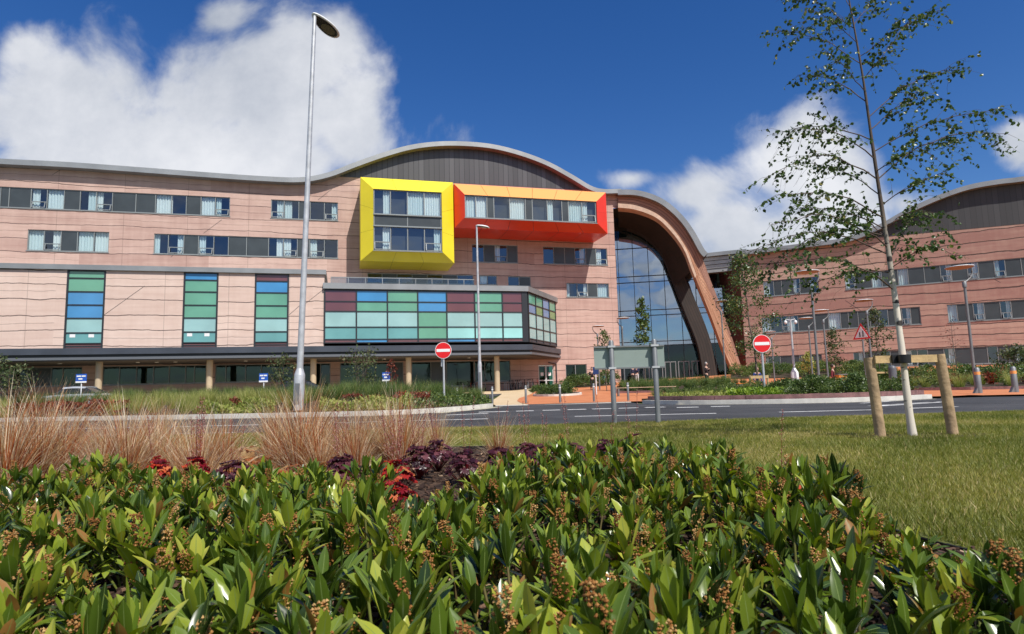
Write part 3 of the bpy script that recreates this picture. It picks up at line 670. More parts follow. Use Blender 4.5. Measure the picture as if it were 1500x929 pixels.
def band(mb, w, e0, e1, o0, o1, mi=0):
    """solid curved beam between two edge curves"""
    acc = 0
    for i in range(len(e0)-1):
        d = math.hypot(e0[i+1][0]-e0[i][0], e0[i+1][1]-e0[i][1]); wd = math.hypot(e0[i][0]-e1[i][0], e0[i][1]-e1[i][1])
        uv = [(acc, 0), (acc+d, 0), (acc+d, wd), (acc, wd)]
        a, b_, c, dd_ = e0[i], e0[i+1], e1[i+1], e1[i]
        mb.quad([w.p(*a, o1), w.p(*b_, o1), w.p(*c, o1), w.p(*dd_, o1)], uv, mi); mb.quad([w.p(*a, o0), w.p(*b_, o0), w.p(*c, o0), w.p(*dd_, o0)], uv, mi)
        uv2 = [(acc, 0), (acc+d, 0), (acc+d, abs(o1-o0)), (acc, abs(o1-o0))]
        mb.quad([w.p(*a, o0), w.p(*b_, o0), w.p(*b_, o1), w.p(*a, o1)], uv2, mi); mb.quad([w.p(*dd_, o0), w.p(*c, o0), w.p(*c, o1), w.p(*dd_, o1)], uv2, mi)
        acc += d
split = [lerp2(inner[i], outer[i], .28) for i in range(nP)]
split2 = [lerp2(inner[i], outer[i], .28+.50*sstep(.45, .95, i/nP)) for i in range(nP)]
m = MB(); band(m, Cw, split2, outer, -1.5, -.02); m.build('arch_beam', TIMB_B, arch)
m = MB(); band(m, Cw, inner, split2, -1.5, .22); m.build('arch_leg', TIMB, arch)
k1 = int(nP*.66)
pale = [lerp2(inner[i], outer[i], .30*(1-.55*i/k1)) for i in range(k1)]
m = MB(); band(m, Cw, [lerp2(inner[i], outer[i], -.02) for i in range(k1)], pale, -1.3, .34); m.build('arch_edge_trim', TIMB_L, arch)
# roof over the arch: follows the outer edge, then runs level to the right wing
ro = [Cw.uv(x, y) for x, y in ((905.4, 280.5), (930, 281), (952, 286), (972, 295), (990, 309), (1005, 325), (1018, 344), (1030, 366), (1036, 373))]
ro = smooth_pts(ro, 5); roofslab('arch_roof', Cw, ro, arch, th=.6, o0=-22, o1=.7)
# dark soffit from the front edge back to the inner rib
bl = smooth_pts([Dw.uv(x, y) for x, y in ((906, 333), (925, 338), (945.7, 348.7), (968, 372), (983.4, 408), (1002, 457), (1021, 506), (1030.5, 556))], 8)
br = smooth_pts([Dw.uv(x, y) for x, y in ((906, 322), (932, 326), (960, 340), (985, 366), (1006, 416), (1025, 458), (1041, 504), (1050, 556))], 8)
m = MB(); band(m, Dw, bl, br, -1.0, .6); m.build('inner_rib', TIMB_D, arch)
m = MB(); k = int(nP*.60); nb = int(len(bl)*.60)
for i in range(k):
    t0, t1 = i/k, (i+1)/k
    def at(l, n, t):
        q = t*n; j = min(int(q), len(l)-2); return lerp2(l[j], l[j+1], q-j)
    a, b_ = at(inner, k, t0), at(inner, k, t1); c, d = at(bl, nb, t1), at(bl, nb, t0); e, g = at(br, nb, t1), at(br, nb, t0)
    m.quad([Cw.p(*a, -1.49), Cw.p(*b_, -1.49), Dw.p(*c, .59), Dw.p(*d, .59)], [(t0*30, 0), (t1*30, 0), (t1*30, 7), (t0*30, 7)])
i0, b0_, r0_ = inner[0], bl[0], br[0]
m.quad([Cw.p(i0[0], i0[1], -.02), Dw.p(r0_[0], r0_[1], .59), Dw.p(r0_[0]-5, r0_[1]+.3, .59), A.p(sA1-.3, i0[1], -.25)])
m.quad([Dw.p(r0_[0]-5, r0_[1]+1.2, .3), Dw.p(r0_[0]+1, r0_[1]+1.0, .3), Dw.p(b0_[0]+1, b0_[1]-.6, .3), Dw.p(b0_[0]-5, b0_[1]-.6, .3)])
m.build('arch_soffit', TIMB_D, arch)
# outer skin of the vault behind the beam so that it is a solid roof
# glazed wall
s_a, s_b = Dw.s(870, 450), Dw.s(1064, 470)
levels = [Dw.uv(935, y)[1] for y in (552, 506, 500, 461, 453, 411, 402, 360)]+[Dw.uv(935, 330)[1], Dw.uv(935, 300)[1]]
def ztopD(s):
    best = None
    for i in range(len(ro)-1):
        if ro[i][0] <= s <= ro[i+1][0]: return ro[i][1]-1.0
    return ro[-1][1]-2.6 if s > ro[-1][0] else ro[0][1]-1.0
cols_ = []; q = Dw.s(908.5, 450)
st_ = Dw.s(931, 450)-Dw.s(908.5, 450)
while q < s_b: cols_.append(q); q += st_
gm = MB(); gl2 = MB(); fm = MB(); sx = [s_a]+cols_+[s_b]; zb = 1.0
for i in range(len(sx)-1):
    a, b_ = sx[i], sx[i+1]; t_ = min(ztopD(a), ztopD(b_)); gm.wbox(Dw, a+.03, b_-.03, levels[1], t_, -1.5, -1.47); gl2.wbox(Dw, a+.03, b_-.03, zb, levels[1]-.05, -1.5, -1.47)
for c in cols_: fm.wbox(Dw, c-.035, c+.035, zb, ztopD(c), -1.46, -1.36)
for z_ in levels[1:]:
    for i in range(len(sx)-1):
        if z_ < min(ztopD(sx[i]), ztopD(sx[i+1])): fm.wbox(Dw, sx[i]+.036, sx[i+1]-.036, z_-.045, z_+.045, -1.46, -1.37)
gw_ = gm.build('glazed_wall', GLASS_D, arch); fm.build('mullions', FRAMED, gw_); gl2.build('lobby_glass', GLASS_L, gw_)
# inside: floors, columns and lobby furniture seen dimly
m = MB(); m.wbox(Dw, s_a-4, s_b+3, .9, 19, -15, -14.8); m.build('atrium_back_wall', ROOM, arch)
m = MB()
for z_ in (levels[2]-.3, levels[4]-.3): m.wbox(Dw, s_a, s_b, z_, z_+.35, -9, -5)
m.build('atrium_floors', SOFF, arch)
m = MB()
for x in (950, 975, 1008, 1035): s_ = Dw.s(x, 500); m.wbox(Dw, s_-.15, s_+.15, .9, 15, -4.2, -3.9)
m.build('atrium_columns', simple('light grey steel', (.4, .42, .43), .4, .3), arch)
# entrance doors along the foot of the glass
for i in range(5):
    a = Dw.s(935+i*20, 540); b_ = Dw.s(935+i*20+17, 540); f_ = MB()
    for u_ in ((a, a+.1), (b_-.1, b_), ((a+b_)/2-.05, (a+b_)/2+.05)): f_.wbox(Dw, *u_, 1.1, 3.6, -1.35, -1.28)
    f_.wbox(Dw, a+.1, b_-.1, 3.5, 3.6, -1.35, -1.28); f_.build('door_frame', ZINC, arch)
# ================================================================ RIGHT WING
R = Wall((gx(1095, 74), 74), rad(-25)); RLEN = R.s(1500)+22
right = empty('hospital_wing', R.p(0, 0), 'red banded stone hospital wing on the right under a low curved roof', 'building'); right['abs'] = 1
def cr4(x): return 1050+.4306*x
hol = []; ww = []
def rib(xs, kinds, ymid, z):
    ss = [R.s(x, ymid) for x in xs]; hol.append((ss[0], ss[-1], *z)); ww.append((ss[0], ss[-1], *z, px_panes(ss, kinds)))
zt = (10.62, 12.47); zm = (6.35, 8.22); zl = (1.95, 3.70)
def seq(x0, x1, pat, step=17.5):
    xs = [x0]; ks = ''; i = 0; w_ = {'p': 24, 'c': 15, 'g': 15, 'o': 16, 'h': 15}
    while xs[-1] < x1: k = pat[i % len(pat)]; xs.append(xs[-1]+w_[k]); ks += k; i += 1
    return xs, ks
rib([cr4(x) for x in (158, 195, 222, 262, 285, 318, 348)], 'hppoph', 422, zt)
xs, ks = seq(1236, 1760, 'opcpcppopopoppc'); rib(xs, ks, 395, zt)
rib([cr4(x) for x in (150, 180, 220, 248, 275, 330, 378, 420, 447, 480, 520, 552, 582, 630, 660, 692)], 'cgohppcphppgpop'.replace('ph', 'pp'), 455, zm)
xs, ks = seq(1387, 1760, 'cpopopcoppo'); rib(xs, ks, 448, zm)
rib([cr4(x) for x in (168, 192, 219, 259, 285, 292, 318, 360)], 'ogppgpp', 535, zl)
xs, ks = seq(1250, 1760, 'opgpogpoppgp'); rib(xs, ks, 520, zl)
rp = [R.uv(x, y) for x, y in ((1088, 369), (1097, 368), (1140, 363), (1200, 355.5), (1244, 349), (1287, 331), (1325, 310), (1373, 288.5), (1416, 274), (1460, 266), (1500, 261))]
se = rp[-1][0]; rp += [(se+6, rp[-1][1]+.35), (se+12, rp[-1][1]+.2), (se+18, rp[-1][1]-.7), (se+24, rp[-1][1]-2)]
rp = smooth_pts(rp, 5)
mb = MB(); wallmesh(mb, R, 0, RLEN, -.5, 15.2, hol, depth=.22)
zl0 = R.uv(1252, 351)[1]; zl1 = R.uv(1500, 328)[1]; sl0 = R.s(1250, 351); sl1 = R.s(1500, 328)
def rl(s): return zl0+(zl1-zl0)*(s-sl0)/(sl1-sl0)
rpt = [(s, min(z-.4, rl(s)) if s > sl0 else z-.4) for s, z in rp if 0 <= s <= RLEN]
rpt = [(0, rpt[0][1])]+rpt
curvetop(mb, R, rpt, 15.2)
# left return of the wing, running back to the link
cA = R.p(0, 0); q = ray(1064, horizon(1064)); cB = Vector((q.x/q.y*80.5, 80.5, 0)); Wr = Wall((cB.x, cB.y), math.atan2(cA.y-cB.y, cA.x-cB.x)); LR = (Vector((cA.x, cA.y, 0))-cB).length
mb.quad([R.p(RLEN, -.5, 0), R.p(RLEN, -.5, -24), R.p(RLEN, 18, -24), R.p(RLEN, 18, 0)], [(0, 0), (24, 0), (24, 18), (0, 18)])
mb.build('stone_wall', STONE_R, right)
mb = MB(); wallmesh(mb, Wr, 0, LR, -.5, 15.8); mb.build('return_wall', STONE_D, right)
mb = MB(); curvetop(mb, R, [(s, z-.4) for s, z in rp if sl0-.5 < s <= RLEN], lambda s: rl(s)+.004, out=.02); mb.build('dome_cladding', DOME_R, right)
roofslab('curved_roof', R, rp, right, th=.5, o0=-24, o1=.8)
for i, q in enumerate(ww): window(R, *q, right, seed=80+i)
incise(R, right, [(cr4(780), 240+.4306*297, cr4(838), 240+.4306*330), (cr4(935), 240+.4306*388, cr4(965), 240+.4306*404), (cr4(437), 240+.4306*465, cr4(490), 240+.4306*500), (cr4(560), 240+.4306*555, cr4(602), 240+.4306*573), (cr4(965), 531, cr4(995), 537)])
m = MB(); s_ = R.s(1300, 430)
# link between arch and wing
Ew = Wall((gx(1028, 78), 78), math.atan2(76.0-78, gx(1092, 76)-gx(1028, 78))); le = Ew.s(1092)
m = MB(); z1_ = Ew.uv(1060, 375)[1]; z0_ = Ew.uv(1060, 398)[1]
n_ = 4
for i in range(n_): m.wbox(Ew, 0, le, z0_+(z1_-z0_)*i/n_+.03, z0_+(z1_-z0_)*(i+1)/n_-.03, -1.0+.02*i, .0+.08*i)
lk = m.build('link_fascia', ZINC_L, right)
m = MB(); m.wbox(Ew, -1, le+.6, z1_+.0, z1_+.45, -14, .7); m.build('link_roof', ZINC, right)
m = MB(); Gw = Wall((gx(1020, 81), 81), 0); lg = Gw.s(1070)
m.wbox(Gw, 0, lg, .9, z0_+.5, -.1, 0); m.build('link_glazing', GLASS_D, right)
m = MB()
for z_ in (4.4, 5.0, 8.2, 8.8, 12.3): m.wbox(Gw, 0, lg, z_, z_+.1, .01, .12)
for k in range(0, 4): m.wbox(Gw, lg*k/3-.05, lg*k/3+.05, .9, 14, .121, .2)
m.build('mullions', FRAMED, right)
m = MB(); m.wbox(Gw, -2, lg+2, .9, 15, -6, -5.8); m.build('room_interior', ROOM, right)
# ================================================================ GROUND, ROADS, BEDS
from mathutils.geometry import delaunay_2d_cdt
def pip(x, y, poly):
    c = False; n = len(poly)
    for i in range(n):
        x0, y0 = poly[i]; x1, y1 = poly[i-1]
        if (y0 > y) != (y1 > y) and x < (x1-x0)*(y-y0)/(y1-y0)+x0: c = not c
    return c
def densify(poly, step):
    out = []
    for i in range(len(poly)):
        a, b_ = poly[i], poly[(i+1) % len(poly)]; n = max(1, int(math.hypot(b_[0]-a[0], b_[1]-a[1])/step))
        out += [(a[0]+(b_[0]-a[0])*k/n, a[1]+(b_[1]-a[1])*k/n) for k in range(n)]
    return out
def patch(name, poly, dz, mat, step=2.0, hf=None, skirt=0.0, jit=0.0):
    hf = hf or (lambda x, y: zg(x, y))
    bd = densify(poly, step); n = len(bd); pts = [Vector(p) for p in bd]
    xs = [p[0] for p in bd]; ys = [p[1] for p in bd]; x = min(xs)+step/2
    while x < max(xs):
        y = min(ys)+step/2
        while y < max(ys):
            if pip(x, y, poly): pts.append(Vector((x+random.uniform(-jit, jit), y+random.uniform(-jit, jit))))
            y += step
        x += step
    vo, _, fo, *_r = delaunay_2d_cdt(pts, [], [list(range(n))], 1, 1e-5)
    mb = MB(); vs = [(p.x, p.y, hf(p.x, p.y)+dz) for p in vo]; mb.add(vs, [list(f) for f in fo], [[(vs[i][0], vs[i][1]) for i in f] for f in fo], smooth=True)
    if skirt:
        for i in range(n):
            a, b_ = bd[i], bd[(i+1) % n]; za, zb_ = hf(*a)+dz, hf(*b_)+dz
            mb.add([(a[0], a[1], za), (b_[0], b_[1], zb_), (b_[0], b_[1], zb_-skirt), (a[0], a[1], za-skirt)], [(0, 1, 2, 3)])
    return tag(mb.build(name, mat), kind='structure')
def noise_mat(name, cols, scale=3.0, rough=.9, bump=.3, bscale=60.0, fine=None, detail=8, spec=.3):
    m, nt_, b = newmat(name); Lk = nt_.links
    tcn = nt_.nodes.new('ShaderNodeTexCoord')
    n = nt_.nodes.new('ShaderNodeTexNoise'); n.inputs['Scale'].default_value = scale; n.inputs['Detail'].default_value = detail; n.inputs['Roughness'].default_value = .65; Lk.new(tcn.outputs['Object'], n.inputs['Vector'])
    cr = nt_.nodes.new('ShaderNodeValToRGB'); e = cr.color_ramp.elements
    while len(e) > 1: e.remove(e[-1])
    e[0].position = cols[0][0]; e[0].color = rgba(cols[0][1])
    for p, c in cols[1:]: q = e.new(p); q.color = rgba(c)
    n2 = nt_.nodes.new('ShaderNodeTexNoise'); n2.inputs['Scale'].default_value = bscale; n2.inputs['Detail'].default_value = 6; Lk.new(tcn.outputs['Object'], n2.inputs['Vector'])
    ad = nt_.nodes.new('ShaderNodeMath'); ad.operation = 'MULTIPLY_ADD'; ad.inputs[1].default_value = fine or 0.0; Lk.new(n2.outputs['Fac'], ad.inputs[0])
    sb = nt_.nodes.new('ShaderNodeMath'); sb.operation = 'SUBTRACT'; sb.inputs[1].default_value = (fine or 0)/2; Lk.new(n.outputs['Fac'], sb.inputs[0]); Lk.new(sb.outputs[0], ad.inputs[2])
    Lk.new(ad.outputs[0], cr.inputs['Fac']); Lk.new(cr.outputs['Color'], b.inputs['Base Color'])
    bp = nt_.nodes.new('ShaderNodeBump'); bp.inputs['Strength'].default_value = bump; bp.inputs['Distance'].default_value = .02; Lk.new(n2.outputs['Fac'], bp.inputs['Height']); Lk.new(bp.outputs[0], b.inputs['Normal'])
    setin(b, Roughness=rough, Specular_IOR_Level=spec); return m
ASPH = noise_mat('asphalt', [(.3, (.032, .033, .035)), (.5, (.055, .056, .060)), (.7, (.085, .085, .088))], .45, .85, .5, 120, .25)
GRND = noise_mat('rough turf', [(.3, (.05, .065, .02)), (.6, (.09, .11, .035)), (.8, (.14, .13, .06))], .4, .95, .5, 30, .3)
LAWN = noise_mat('lawn soil and thatch', [(.25, (.07, .085, .02)), (.5, (.14, .15, .035)), (.75, (.22, .19, .07))], 1.6, .95, .6, 90, .5)
SOIL = noise_mat('dark bark soil', [(.3, (.018, .011, .008)), (.5, (.05, .030, .020)), (.62, (.11, .065, .04)), (.8, (.22, .15, .10))], 9, .95, 1.0, 55, .5)
SOIL2 = noise_mat('bed soil', [(.3, (.03, .022, .014)), (.7, (.09, .065, .04))], 4, .95, .8, 30, .3)
ORNG = noise_mat('orange resin paving', [(.3, (.46, .15, .06)), (.55, (.56, .21, .09)), (.8, (.62, .28, .14))], .9, .8, .3, 50, .3)
BUFF = noise_mat('buff resin paving', [(.3, (.52, .38, .22)), (.55, (.62, .47, .29)), (.8, (.68, .55, .38))], .9, .8, .3, 50, .3)
GPAV = noise_mat('grey slab paving', [(.3, (.22, .21, .19)), (.7, (.32, .30, .27))], 1.2, .85, .3, 40, .2)
KERB = noise_mat('concrete kerb', [(.3, (.52, .50, .45)), (.6, (.68, .65, .58)), (.8, (.78, .75, .68))], 2.0, .8, .3, 60, .3)
WHITE = noise_mat('worn white road paint', [(.3, (.38, .38, .37)), (.5, (.66, .66, .64)), (.8, (.78, .78, .76))], 4, .6, .1, 60, .5)
YLINE = noise_mat('worn cream line', [(.3, (.36, .34, .26)), (.7, (.55, .50, .36))], 4, .6, .1, 60, .5)
# ground sheet reaching the horizon
def axis(vals): return vals
gxs = [-1500, -600, -250]+[-120+8*i for i in range(31)]+[250, 600, 1500]; gys = [-600, -100, -20, 0, 10, 20]+[26+2.5*i for i in range(30)]+[120, 200, 500, 1500]
mb = MB(); nx = len(gxs)
vs = [(x, y, zg(x, y)-.03) for y in gys for x in gxs]
mb.add(vs, [(j*nx+i, j*nx+i+1, (j+1)*nx+i+1, (j+1)*nx+i) for j in range(len(gys)-1) for i in range(nx-1)], smooth=True)
tag(mb.build('ground', GRND), kind='structure')
# foreground bed outline
BEDC = [(1.50, -2.5), (1.46, .6), (1.42, 1.6), (1.36, 2.07), (1.30, 2.42), (1.2, 3.2), (.98, 4.2), (.55, 5.4), (.05, 6.0), (-.45, 6.2), (-1.5, 6.28), (-3, 6.32), (-6, 6.5), (-14, 7.0)]
BEDC = smooth_pts(BEDC, 4)
lawn_poly = [(-60, 9.55), (-25, 9.45), (-8, 9.5), (0, 9.55), (6, 9.85), (14, 10.3), (60, 11.0), (60, -2.5)]+BEDC+[(-60, 9.0)]
LAWNZ = .03
patch('lawn', lawn_poly, LAWNZ, LAWN, 1.5, skirt=.06)
bed_poly = BEDC+[(-14, -2.5)]
def bedh(x, y): return -.002+.03*math.sin(x*3.1+1)*math.sin(y*2.7)+.012*math.sin(x*17+y*5)*math.sin(y*19-x*3)
patch('planting_soil', bed_poly, 0, SOIL, .16, hf=bedh)
# plastic edging strip
mb = MB()
EDG = simple('black plastic edging', (.012, .012, .013), .45)
for i in range(len(BEDC)-1):
    a, b_ = Vector((*BEDC[i], 0)), Vector((*BEDC[i+1], 0)); t = (b_-a).normalized(); n_ = Vector((t.y, -t.x, 0))*.006
    wob0 = .006*math.sin(i*1.3); wob1 = .006*math.sin((i+1)*1.3)
    p = [a-n_, b_-n_, b_+n_, a+n_]; z0 = -.08
    mb.add([(q.x, q.y, z0) for q in p]+[(p[0].x, p[0].y, .030+.4*wob0), (p[1].x, p[1].y, .030+.4*wob1), (p[2].x, p[2].y, .030+.4*wob1), (p[3].x, p[3].y, .030+.4*wob0)], [(4, 5, 6, 7), (0, 1, 5, 4), (2, 3, 7, 6)])
tag(mb.build('lawn_edging', EDG), 'black plastic edging strip between the bark bed and the lawn', 'edging')
# road
farL = [(-60, 36), (-40, 28.5), (-28, 24.5), (-20, 22), (-14, 20), (-10, 18.5), (-5.6, 17.2), (-3.4, 16.9), (-2.3, 17.8), (-1.3, 20), (-.75, 22.3), (-.7, 23.6)]
farR = [(4.3, 23.5), (4.2, 20.9), (4.9, 19.1), (6.6, 17.7), (8.3, 17.0), (10, 17.1), (11.8, 18.0), (13.4, 18.2), (15.5, 17.4), (18, 16.6), (26, 15.4), (60, 13.5)]
road = [(-60, 8.5), (60, 8.5)]+farR[::-1]+farL[::-1]
patch('road', road, 0.0, ASPH, 3)
patch('service_road', [(-60, 36), (-30, 34), (-12, 32), (-2.5, 31), (-1.5, 40), (-1, 52), (-30, 50), (-60, 44)], .012, ASPH, 2.5)
# plaza
patch('footpath', [(-.7, 23.6), (2.0, 23.55), (1.3, 62), (A.p(A.s(790), 0, .1).x, A.p(A.s(790), 0, .1).y), (A.p(-25, 0, .1).x, A.p(-25, 0, .1).y), (-30, 50), (-1, 52), (-1.2, 31)], .024, BUFF, 2.0)
def PX(px, Y): return (gx(px, Y), Y)
wallpts = [A.p(A.s(x), 0, .05) for x in (790, 905)]
orange = [PX(774, 23.55), PX(762, 27), PX(757, 31), PX(760, 37), PX(772, 43), PX(782, 52)]+[(wallpts[0].x, wallpts[0].y), (wallpts[1].x, wallpts[1].y), (14, 78), (26, 80), (32, 74), (44, 66), (62, 58), (62, 36), (60, 15.6), (26, 17.0), (18, 18.0), (15.5, 18.5), (13.6, 19.0), (11.8, 19.0), (10, 18.6), (4.5, 23.5)]
patch('plaza_paving', orange, .036, ORNG, 2.0)
# dropped crossing edge on the right
patch('crossing_paving', [(13.4, 18.22), (15.5, 17.42), (18, 16.62), (26, 15.42), (60, 13.5), (60, 16), (26, 17.4), (18, 18.4), (15.5, 18.9), (13.6, 19.4)], .05, ORNG, 1.5)
def strip_line(name, pts, w, h0, h1, mat, kind='structure', uvlen=True, label=None, cat=None, o=0.0):
    """ribbon with rectangular section along a polyline, width w to the left of travel"""
    mb = MB(); n = len(pts); off = []
    for i in range(n):
        a = Vector(pts[max(i-1, 0)]); b_ = Vector(pts[min(i+1, n-1)]); t = (b_-a).normalized(); nn = Vector((-t.y, t.x)); off.append((Vector(pts[i])+nn*o, Vector(pts[i])+nn*(o+w)))
    for i in range(n-1):
        (a, b_), (c, d) = off[i], off[i+1]; z = zg(a.x, a.y); z2 = zg(c.x, c.y)
        v_ = [(a.x, a.y, z+h0), (b_.x, b_.y, z+h0), (d.x, d.y, z2+h0), (c.x, c.y, z2+h0), (a.x, a.y, z+h1), (b_.x, b_.y, z+h1), (d.x, d.y, z2+h1), (c.x, c.y, z2+h1)]
        mb.add(v_, [(4, 5, 6, 7), (0, 3, 7, 4), (1, 5, 6, 2)]+([(0, 4, 5, 1)] if i == 0 else [])+([(3, 2, 6, 7)] if i == n-2 else []))
    ob = mb.build(name, mat)
    if kind: tag(ob, kind=kind)
    if label: tag(ob, label, cat)
    return ob
fl = smooth_pts(farL[:11], 4); strip_line('kerb', fl, .16, -.05, .125, KERB)
fr_ = smooth_pts(farR[1:7], 5); strip_line('kerb', fr_, .16, -.05, .12, KERB)
BRICK = simple('purple block edging', (.20, .10, .095), .8, var=.35, scale=5, bump=.4)
mb = MB(); acc = 0
for i in range(len(fr_)-1):      # a row of blocks on edge behind the kerb
    a, b_ = Vector(fr_[i]), Vector(fr_[i+1]); t = (b_-a); ln = t.length; t.normalize(); nn = Vector((-t.y, t.x)); k = max(1, int(ln/.21))
    for j in range(k):
        c = a+t*(ln*(j+.5)/k)+nn*.30; mb.box((c.x, c.y, .12), (t.x, t.y, 0), (nn.x, nn.y, 0), (0, 0, 1), ln/k/2-.006, .10, .125+random.uniform(-.004, .004))
tag(mb.build('block_edging', BRICK), 'purple block edging behind the kerb of the right hand bed', 'edging')
# flush kerb across the junction
strip_line('kerb', [(-.7, 23.6), (4.3, 23.5)], .15, -.05, .03, KERB)
patch('tree_pit_soil', [(3.72+.62*math.cos(i*.314)*(1+.12*math.sin(i*2.3)), 5.9+.26*math.sin(i*.314)*(1+.15*math.cos(i*3.1))) for i in range(20)], LAWNZ+.006, SOIL2, .3)
# road markings
def mark(pts, w=.12, mat=WHITE, z=.004):
    strip_line('road_marking', pts, w, z-.002, z, mat)
for (xa, xb, Y) in ((-4.2, -2.9, 12.7), (-1.9, -.5, 12.7)): pass
def hline(px0, px1, Y0, Y1, w): mark([PX(px0, Y0), PX(px1, Y1)], w)
for (a, b_) in ((700, 744), (755, 781), (794, 820), (831, 858), (867, 896), (906, 934), (945, 974), (990, 1022), (1040, 1068)): hline(a, b_, 17.0 if a < 980 else 16.3, 17.0 if a < 980 else 16.2, .32)
hline(655, 716, 15.6, 16.0, .2)
for (a, b_, Y0, Y1) in ((598, 713, 12.9, 12.8), (840, 1047, 12.8, 12.4), (1139, 1290, 12.15, 12.0), (1330, 1400, 12.2, 12.4), (86, 240, 13.6, 13.3), (256, 378, 13.2, 13.0), (430, 560, 13, 12.9), (-60, 60, 14, 13.7)): hline(a, b_, Y0, Y1, .14)
for (a, b_, Y0, Y1) in ((120, 192, 10.7, 10.6), (250, 345, 10.4, 10.3), (420, 520, 10.3, 10.3), (0, 80, 10.8, 10.8)): hline(a, b_, Y0, Y1, .1)
# hatched taper on the right
mark([PX(1262, 15.8), PX(1312, 16.8)], .12); mark([PX(1300, 14.1), PX(1378, 15.2)], .12); mark([PX(1290, 13.7), PX(1378, 15.0)], .35)
mark([(4.45, 20.3), (5.0, 18.7), (6.6, 17.35), (8.2, 16.65), (10, 16.75), (11.6, 17.5)], .09, YLINE)
mark([(-2.0, 17.3), (-.95, 20), (-.4, 22.3)], .3, YLINE); mark([(-3.3, 16.55), (-5.6, 16.9), (-10, 18.1), (-14, 19.6)][::-1], .08, YLINE)
# planting beds (raised soil)
def mound(poly, h):
    def f(x, y):
        d = min(seg_d(x, y, poly[i], poly[i-1]) for i in range(len(poly))); return zg(x, y)+.10+h*sstep(0, 3.0, d)
    return f
def seg_d(x, y, a, b_):
    ax, ay = a; bx, by = b_; dx, dy = bx-ax, by-ay; t = max(0, min(1, ((x-ax)*dx+(y-ay)*dy)/(dx*dx+dy*dy+1e-9))); return math.hypot(x-ax-t*dx, y-ay-t*dy)
bedL = [(x+.0, y+.17) for x, y in farL[1:-1]]+[(-.9, 23.8), (-1.4, 31), (-2.8, 33), (-12, 34.5), (-24, 35.5), (-40, 37)]
bedR = [(x, y+.42) for x, y in [(4.75, 20.4), (5.2, 19.3), (6.7, 17.9), (8.3, 17.2), (10, 17.3), (11.7, 18.2)]]+[(12.6, 20), (12.6, 24.5), (10, 27), (7, 27), (5, 25)]
def circ(cx_, cy_, rx, ry, n=28): return [(cx_+rx*math.cos(2*math.pi*i/n), cy_+ry*math.sin(2*math.pi*i/n)) for i in range(n)]
bedC = circ(gx(816, 41), 41, 1.45, 2.6)
bedM = [PX(902, 40), PX(1000, 38.5), PX(1060, 40), (17, 46), PX(1000, 52), PX(905, 52)]
bedB = [PX(826, 60), PX(860, 58), PX(903, 60), PX(903, 66.5), PX(826, 65)]
bedQ = [PX(1325, 29), PX(1420, 27.2), PX(1510, 26.5), (40, 27), (46, 36), (40, 46), (28, 47), PX(1330, 44), PX(1318, 34)]
bedS = [PX(1072, 58), PX(1140, 55), PX(1215, 53), PX(1300, 52), PX(1300, 58), PX(1190, 63), PX(1072, 68)]
bedT = [PX(1240, 38), PX(1320, 37), PX(1318, 46), PX(1240, 46)]
beds = dict(L=bedL, R=bedR, C=bedC, M=bedM, B=bedB, Q=bedQ, S=bedS, T=bedT); BH = {}
for k, pl in beds.items():
    BH[k] = mound(pl, .28 if k in 'L' else .08); patch('bed_soil', pl, 0.0, SOIL2, 1.0 if k in 'LR' else 1.5, hf=BH[k], skirt=.2)
    if k in 'CMQ':
        strip_line('bed_edging', pl+[pl[0]], .12, -.05, .16, KERB if k == 'C' else BRICK, o=-.12 if k != 'C' else -.12)
# ================================================================ STREET FURNITURE
GALV = simple('galvanised steel', (.52, .53, .54), .42, .35, var=.15, scale=5)
GALVD = simple('dull grey steel', (.20, .21, .215), .5, .4, var=.12, scale=4)
WHP = simple('white paint', (.75, .76, .76), .4)
BLK = simple('black plastic', (.015, .015, .017), .4)
SIGNBACK = simple('grey green sign back', (.27, .33, .30), .45, .2, var=.08, scale=2)
REDS = simple('red reflective sheet', (.72, .012, .015), .35)
WHS = simple('white reflective sheet', (.82, .82, .80), .35)
BLUS = simple('blue sign sheet', (.02, .10, .45), .35)
def gpos(px, Y, z=None): x = gx(px, Y); return (x, Y, zg(x, Y) if z is None else z)
def ztop_at(px, py, Y): return atY(px, py, Y).z
